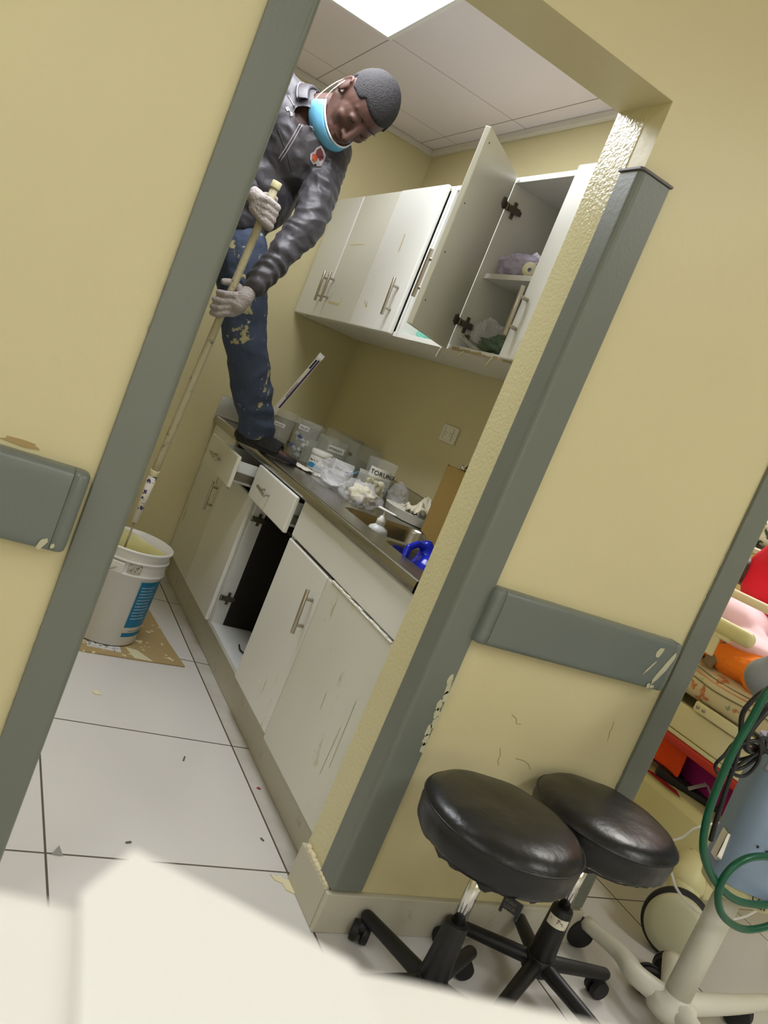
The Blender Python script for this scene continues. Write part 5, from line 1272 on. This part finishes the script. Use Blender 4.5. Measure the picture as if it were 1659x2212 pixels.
def mattress(b):
    P = [(BX0+.002, .668), (BX0-.012, .70), (BX0-.014, .745), (BX0+.012, .790), (BX0+.06, .806), (BX1-.06, .806), (BX1, .77), (BX1, .668)]
    ys = [BY0+(BY1-BY0)*i/40 for i in range(41)]; prev = None
    for k, y in enumerate(ys):
        e = .012*(1-min(1, min(k, 40-k)/2)); q = []
        for x, z in P:
            q.append(b.verts.new((x+(e if x < 2.6 else -e)+.003*noise.noise(Vector((y*6, z*20, 0))), y, z-(e if z > .7 else 0)+.004*noise.noise(Vector((y*5, x*4, 3))))))
        if prev: skinr(b, prev, q)
        else: b.faces.new(q[::-1])
        prev = q
    b.faces.new(prev)
b = B(); mattress(b); mt = obj('mattress', b, MATTR, bed, smooth=True, sub=1)
PIPE = mat('olive_piping', (96, 98, 66), .6); PEACH = mat('peach_print', (214, 150, 112), .5)
for z, m_, r_ in ((.752, PIPE, .0018), (.772, PEACH, .0022), (.782, PIPE, .0014)):
    b = B(); tube(b, [(BX0-.0145+(.002 if z < .76 else .014 if z < .775 else .022), BY0+.05+i*.1, z+.006*sin(i*1.7)) for i in range(19)], r_, n=6, sub=3); obj('piping', b, m_, mt, smooth=True)
# side rails
def railbar(z, y0, y1, x=BX0-.02, r=.019):
    b = B(); capsule(b, (x, y0, z), (x, y1, z), r, r, n=20)
    for v in b.verts: v.co.x = x+(v.co.x-x)*.8
    return obj('side_rail', b, CREAM2 if z < 1 else mat('pale_rail', (236, 222, 196), .4), bed, smooth=True)
railbar(.943, 1.668, 2.5, r=.026); railbar(1.052, 1.10, 2.9, x=BX0+.05, r=.015)
b = B(); box(b, BX0-.026, BX0-.014, 1.76, 1.84, .84, .930); box(b, BX0-.024, BX0-.016, 1.80, 1.86, .79, .85); box(b, BX0-.028, BX0-.012, 1.72, 1.90, .905, .928); cyl(b, (BX0-.032, 1.83, .91), (BX0-.012, 1.83, .91), .010, n=16)
obj('latch_bracket', b, CREAM, bed, bevel=.004)
for y in (1.58, 2.2): 
    b = B(); cyl(b, (BX0+.05, y, .66), (BX0+.05, y, 1.045), .010, n=12); obj('rail_post', b, mat('tan_post', (206, 160, 120), .5), bed, smooth=True)
bx('latch_plate', BX0+.035, BX0+.040, 1.57, 1.62, .995, 1.035, CREAM, bed, bevel=.004)
# moulded base cover, low shelf
def basecov(b):
    y0, y1 = 1.44, 3.0; n = 30; P = []
    for i in range(n+1):
        t = i/n; y = y0+(y1-y0)*t; top = .385 if .0 < t else .385; low = .17+.09*max(0, sin(min(1, max(0, (t-.05)/.9))*pi))**.4
        P.append((y, low, top))
    prev = None
    for y, lo, hi in P:
        q = [b.verts.new(v) for v in ((2.315, y, lo), (2.295, y, lo+.03), (2.300, y, hi-.03), (2.32, y, hi), (3.05, y, hi), (3.05, y, lo))]
        if prev: skinr(b, prev, q)
        else: b.faces.new(q[::-1])
        prev = q
    b.faces.new(prev)
b = B(); basecov(b); obj('base_cover', b, CREAM2, bed, bevel=.01, seg=3)
b = B(); cyl(b, (2.297, 1.525, .262), (2.2925, 1.525, .262), .024, n=24); obj('base_hole', b, mat('brown_recess', (120, 98, 60), .7), bed, smooth=True)
for y in (1.55, 3.05):
    bx('lift_post', 2.66, 2.78, y+.1, y+.22, .386, .6195, OFFWHITE, bed, bevel=.004)
b = B(); capsule(b, (2.28, 1.50, .21), (2.235, 1.43, .11), .050, .042); capsule(b, (2.33, 1.52, .24), (2.28, 1.49, .20), .06, .055); obj('wheel_arm', b, CREAM2, bed, smooth=True)
def bigwheel(c, nrm_, nm='bed_wheel'):
    nrm_ = Vector(nrm_).normalized(); b = B(); c = Vector(c)
    lathe(b, [(.088, -.022), (.099, -.018), (.1015, -.008), (.1015, .008), (.099, .018), (.088, .022)], c, n=56, axis=nrm_); w_ = obj(nm, b, RUBBER, bed, smooth=True)
    b = B(); lathe(b, [(.001, .0225), (.088, .0225), (.091, .026), (.086, .036), (.06, .042), (.001, .044)], c, n=48, axis=nrm_, capends=False); obj('wheel_cover', b, mat('wheel_cover_cream', (190, 188, 158), .4), w_, smooth=True)
bigwheel((2.222, 1.425, .1025), (-.80, -.58, .12)); bigwheel((2.42, 3.1, .1025), (-1, -.1, 0)); bigwheel((3.0, 1.45, .1025), (-1, -.2, 0))
bigwheel((2.66, 1.24, .1025), (-.6, -.8, 0)) if False else None
# cloths under the bed
def cloth(name, pts, depth, m, label, cat='cloth', amp=.012, grp=None):
    """hanging cloth in the plane x=const between (y,z) corners top-left, top-right, bottom-right, bottom-left"""
    b = B(); n = 26; g = []; x = depth; tl, tr_, br_, bl = pts
    for i in range(n+1):
        row = []
        for j_ in range(n+1):
            u, v = i/n, j_/n
            y = (tl[0]*(1-u)+tr_[0]*u)*(1-v)+(bl[0]*(1-u)+br_[0]*u)*v; z = (tl[1]*(1-u)+tr_[1]*u)*(1-v)+(bl[1]*(1-u)+br_[1]*u)*v
            row.append(b.verts.new((x+amp*sin(u*22+2*noise.noise(Vector((u*3, v*2, x)))), y, z)))
        g.append(row)
    for i in range(n):
        for j_ in range(n): b.faces.new((g[i][j_], g[i+1][j_], g[i+1][j_+1], g[i][j_+1]))
    o = obj(name, b, m, None, smooth=True); s = o.modifiers.new('s', 'SOLIDIFY'); s.thickness = .003; return tag(o, label, cat, grp)
cloth('magenta_cloth', [(2.6, .512), (1.36, .512), (1.36, .388), (2.6, .388)], 2.42, MAGENTA, 'magenta cloth hanging below the red strip of the bed')
cloth('orange_cloth', [(2.35, .512), (1.735, .512), (1.735, .415), (2.35, .43)], 2.36, ORANGE2, 'orange cloth hanging under the bed frame beside the magenta cloth', amp=.006)
b = B()
for k in range(13): lathe(b, [(.030, -.005), (.036, 0), (.030, .005)], (2.345+.004*k, 1.50-.006*k, .40+.0)if False else (2.33, 1.470-.0*k, .392+.0098*k), n=24)
tag(obj('corrugated_hose', b, mat('beige_corrugated', (176, 166, 130), .6), smooth=False), 'beige corrugated hose standing between the magenta cloth and the blue-grey column', 'hose')
# slippers on the base cover
def slipper(c, a, label, m=RUBBER):
    r = thing('sandal', c, label, 'sandal', 'dark sandals on the bed base'); M = Matrix.Translation(c) @ Matrix.Rotation(a, 4, 'Z')
    b = B(); P = [(0, .028), (.05, .034), (.12, .034), (.19, .044), (.235, .034), (.25, 0), (.235, -.034), (.19, -.042), (.12, -.032), (.05, -.032), (0, -.026), (-.012, 0)]
    lo = [b.verts.new(M @ Vector((x, y, .0005))) for x, y in P]; hi = [b.verts.new(M @ Vector((x, y, .020+.012*max(0, .08-x)/.08))) for x, y in P]; b.faces.new(lo[::-1]); b.faces.new(hi); skinr(b, lo, hi); obj('sole', b, m, r, bevel=.004)
    b = B(); tube(b, [M @ Vector(p) for p in ((.19, .040, .02), (.17, .02, .052), (.15, -.01, .056), (.11, -.033, .02))], .009, n=8, flat=.35); tube(b, [M @ Vector(p) for p in ((.11, .034, .02), (.13, .015, .055), (.16, -.01, .055), (.20, -.038, .02))], .009, n=8, flat=.35); obj('strap', b, mat('mauve_strap', (150, 138, 140), .6), r, smooth=True)
slipper((2.345, 1.80, .3865), R_(-62), 'dark sandal with mauve straps on the bed base, nearer the floor edge')
slipper((2.43, 1.79, .3865), R_(-72), 'dark sandal with mauve straps, the one against the magenta cloth')
flat_r = B(); P = [(2.305, 1.83), (2.33, 1.80), (2.335, 1.70), (2.310, 1.66), (2.3035, 1.72)]
lo = [flat_r.verts.new((x, y, .3855)) for x, y in P]; hi = [flat_r.verts.new((x, y, .3875)) for x, y in P]; flat_r.faces.new(hi); flat_r.faces.new(lo[::-1]); skinr(flat_r, lo, hi)
tag(obj('red_rag', flat_r, mat('dull_red_cloth', (150, 20, 24), .8)), 'small dark red rag on the bed base beside the sandals', 'rag')
# on the bed: towel, sheet, person in red
def lump(b):
    ball(b, (2.46, 1.72, .845), (.13, .22, .055), n=30, m=18); ball(b, (2.42, 1.60, .835), (.10, .10, .05), n=24, m=16); ball(b, (2.52, 1.9, .85), (.14, .14, .06), n=24, m=16)
def lf(c): return .016*(1-2*abs(noise.noise(c*6)))+.008*noise.noise(c*15)
tw = remesh('orange_towel', lump, .008, ORANGE, None, it=4, disp=lf); tag(tw, 'bright orange towel bundled on the mattress behind the stand', 'towel')
b = B(); tube(b, [(2.325, 1.80, .80), (2.335, 1.79, .84), (2.36, 1.785, .885), (2.42, 1.78, .905)], .022, n=10, flat=.25); obj('olive_band', b, mat('olive_band', (128, 112, 84), .8), tw, smooth=True)
def sheetb(b):
    ball(b, (2.50, 1.98, .97), (.14, .20, .070), n=30, m=18); ball(b, (2.47, 1.76, .915), (.12, .14, .040), n=30, m=18); capsule(b, (2.48, 1.85, .95), (2.44, 1.62, .895), .050, .022); ball(b, (2.6, 1.5, .89), (.2, .12, .04), n=24, m=16)
sh = remesh('pink_sheet', sheetb, .009, PINKM, None, it=5, disp=lambda c: .010*(1-2*abs(noise.noise(c*5)))); tag(sh, 'pale pink sheet draped over the patient behind the bed rails', 'sheet')
p2 = thing('person', (2.75, 1.95, .8), 'person in a bright red top bending over the bed, head low behind the guard', 'person', None)
def p2body(b):
    ball(b, (2.80, 1.95, 1.10), (.14, .20, .16)); capsule(b, (2.72, 2.05, 1.12), (2.64, 2.16, 1.13), .055, .055); ball(b, (2.60, 2.22, 1.13), (.085, .105, .095), n=24, m=16)
    ball(b, (2.51, 2.20, 1.145), (.02, .014, .03)); ball(b, (2.56, 2.30, 1.09), (.05, .03, .03)); capsule(b, (2.78, 1.85, 1.12), (2.68, 1.80, .99), .045, .04); capsule(b, (2.68, 1.80, .99), (2.62, 2.02, .95), .038, .026)
    for k in range(5): capsule(b, (2.615, 2.03, .945), (2.585+.017*k, 2.12-.006*abs(k-2), .93), .012, .008)
remesh('body', p2body, .007, SKIN, p2, it=3)
def redb(b):
    ball(b, (2.80, 1.90, 1.13), (.20, .24, .21), n=36, m=24); ball(b, (2.82, 1.76, 1.0), (.22, .26, .20), n=36, m=24); capsule(b, (2.76, 1.86, 1.15), (2.68, 1.79, 1.00), .075, .06); capsule(b, (2.68, 1.79, 1.0), (2.64, 1.96, .955), .058, .045); capsule(b, (2.92, 1.76, .98), (3.02, 1.62, .965), .15, .145)
remesh('red_top', redb, .010, REDM, p2, it=5, disp=lambda c: .013*(1-2*abs(noise.noise(c*5.5)))+.006*noise.noise(c*14))
b = B(); ball(b, (2.605, 2.235, 1.15), (.094, .112, .098), n=36, m=24)
for v in b.verts: v.co += (v.co-Vector((2.605, 2.235, 1.15)))*.10*noise.noise(v.co*40)
obj('hair', b, HAIRM, p2, smooth=True)
b = B(); cc = V(2.508, 2.17, 1.115); tube(b, [cc+V(.004*sin(2*pi*k/16), .014*cos(2*pi*k/16), .016*sin(2*pi*k/16)) for k in range(17)], .0018, n=6, sub=1); obj('earring', b, mat('gold', (214, 160, 70), .25, 1), p2, smooth=True)
# patterned bundle behind
fl = remesh('patterned_bundle', lambda b: (ball(b, (3.42, 2.68, 1.335), (.17, .22, .105), n=24, m=16), ball(b, (3.32, 2.78, 1.30), (.10, .1, .07), n=24, m=16)), .012, mat('patterned_cloth', (196, 190, 170), .8, stain=(40, 70, 48), sscale=15, samt=.5, ssharp=.03, stain2=((150, 70, 60), 12, .58, .03)), None, it=3)
tag(fl, 'green and brown patterned bundle above the person in red, at the right edge', 'bundle')
lk = thing('bedside_locker', (3.42, 2.7, 0), 'cream locker on the far side of the bed, under the patterned bundle', 'locker')
bx('body', 3.22, 3.64, 2.42, 2.96, .002, 1.20, CREAM2, lk, bevel=.008); bx('top', 3.21, 3.65, 2.41, 2.97, 1.2005, 1.226, OFFWHITE, lk, bevel=.005)

# ================================================================= DESK EDGE IN THE FOREGROUND
dk = thing('desk', (0, 0, 0), 'blurred white desk ledge across the bottom of the photo', 'desk')
Md = Matrix.Translation((.105, .139, 0)) @ Matrix.Rotation(math.atan(-.25), 4, 'Z')
bx('desktop', -.75, .36, -.42, 0, 1.050, 1.079, DESK, dk, bevel=.004, M=Md)
for x in (-.71, .29):
    for y in (-.40, -.06): bx('leg', x, x+.035, y, y+.035, .001, 1.0495, DESK, dk, bevel=.003, M=Md)
b = B(); box(b, -.67, .285, -.05, -.035, .98, 1.0495, Md); obj('apron', b, DESK, dk)
pa = B(); P = [(.064, .168), (.110, .134), (.10, -.16), (.020, -.16), (.0505, .152)]
lo = [pa.verts.new((x, y, 1.0796)) for x, y in P]; hi = [pa.verts.new((x, y, 1.0812)) for x, y in P]; pa.faces.new(hi); pa.faces.new(lo[::-1]); skinr(pa, lo, hi)
tag(obj('paper_sheets', pa, PAPER), 'blurred corner of white paper sheets sticking past the desk edge, lower left', 'paper')
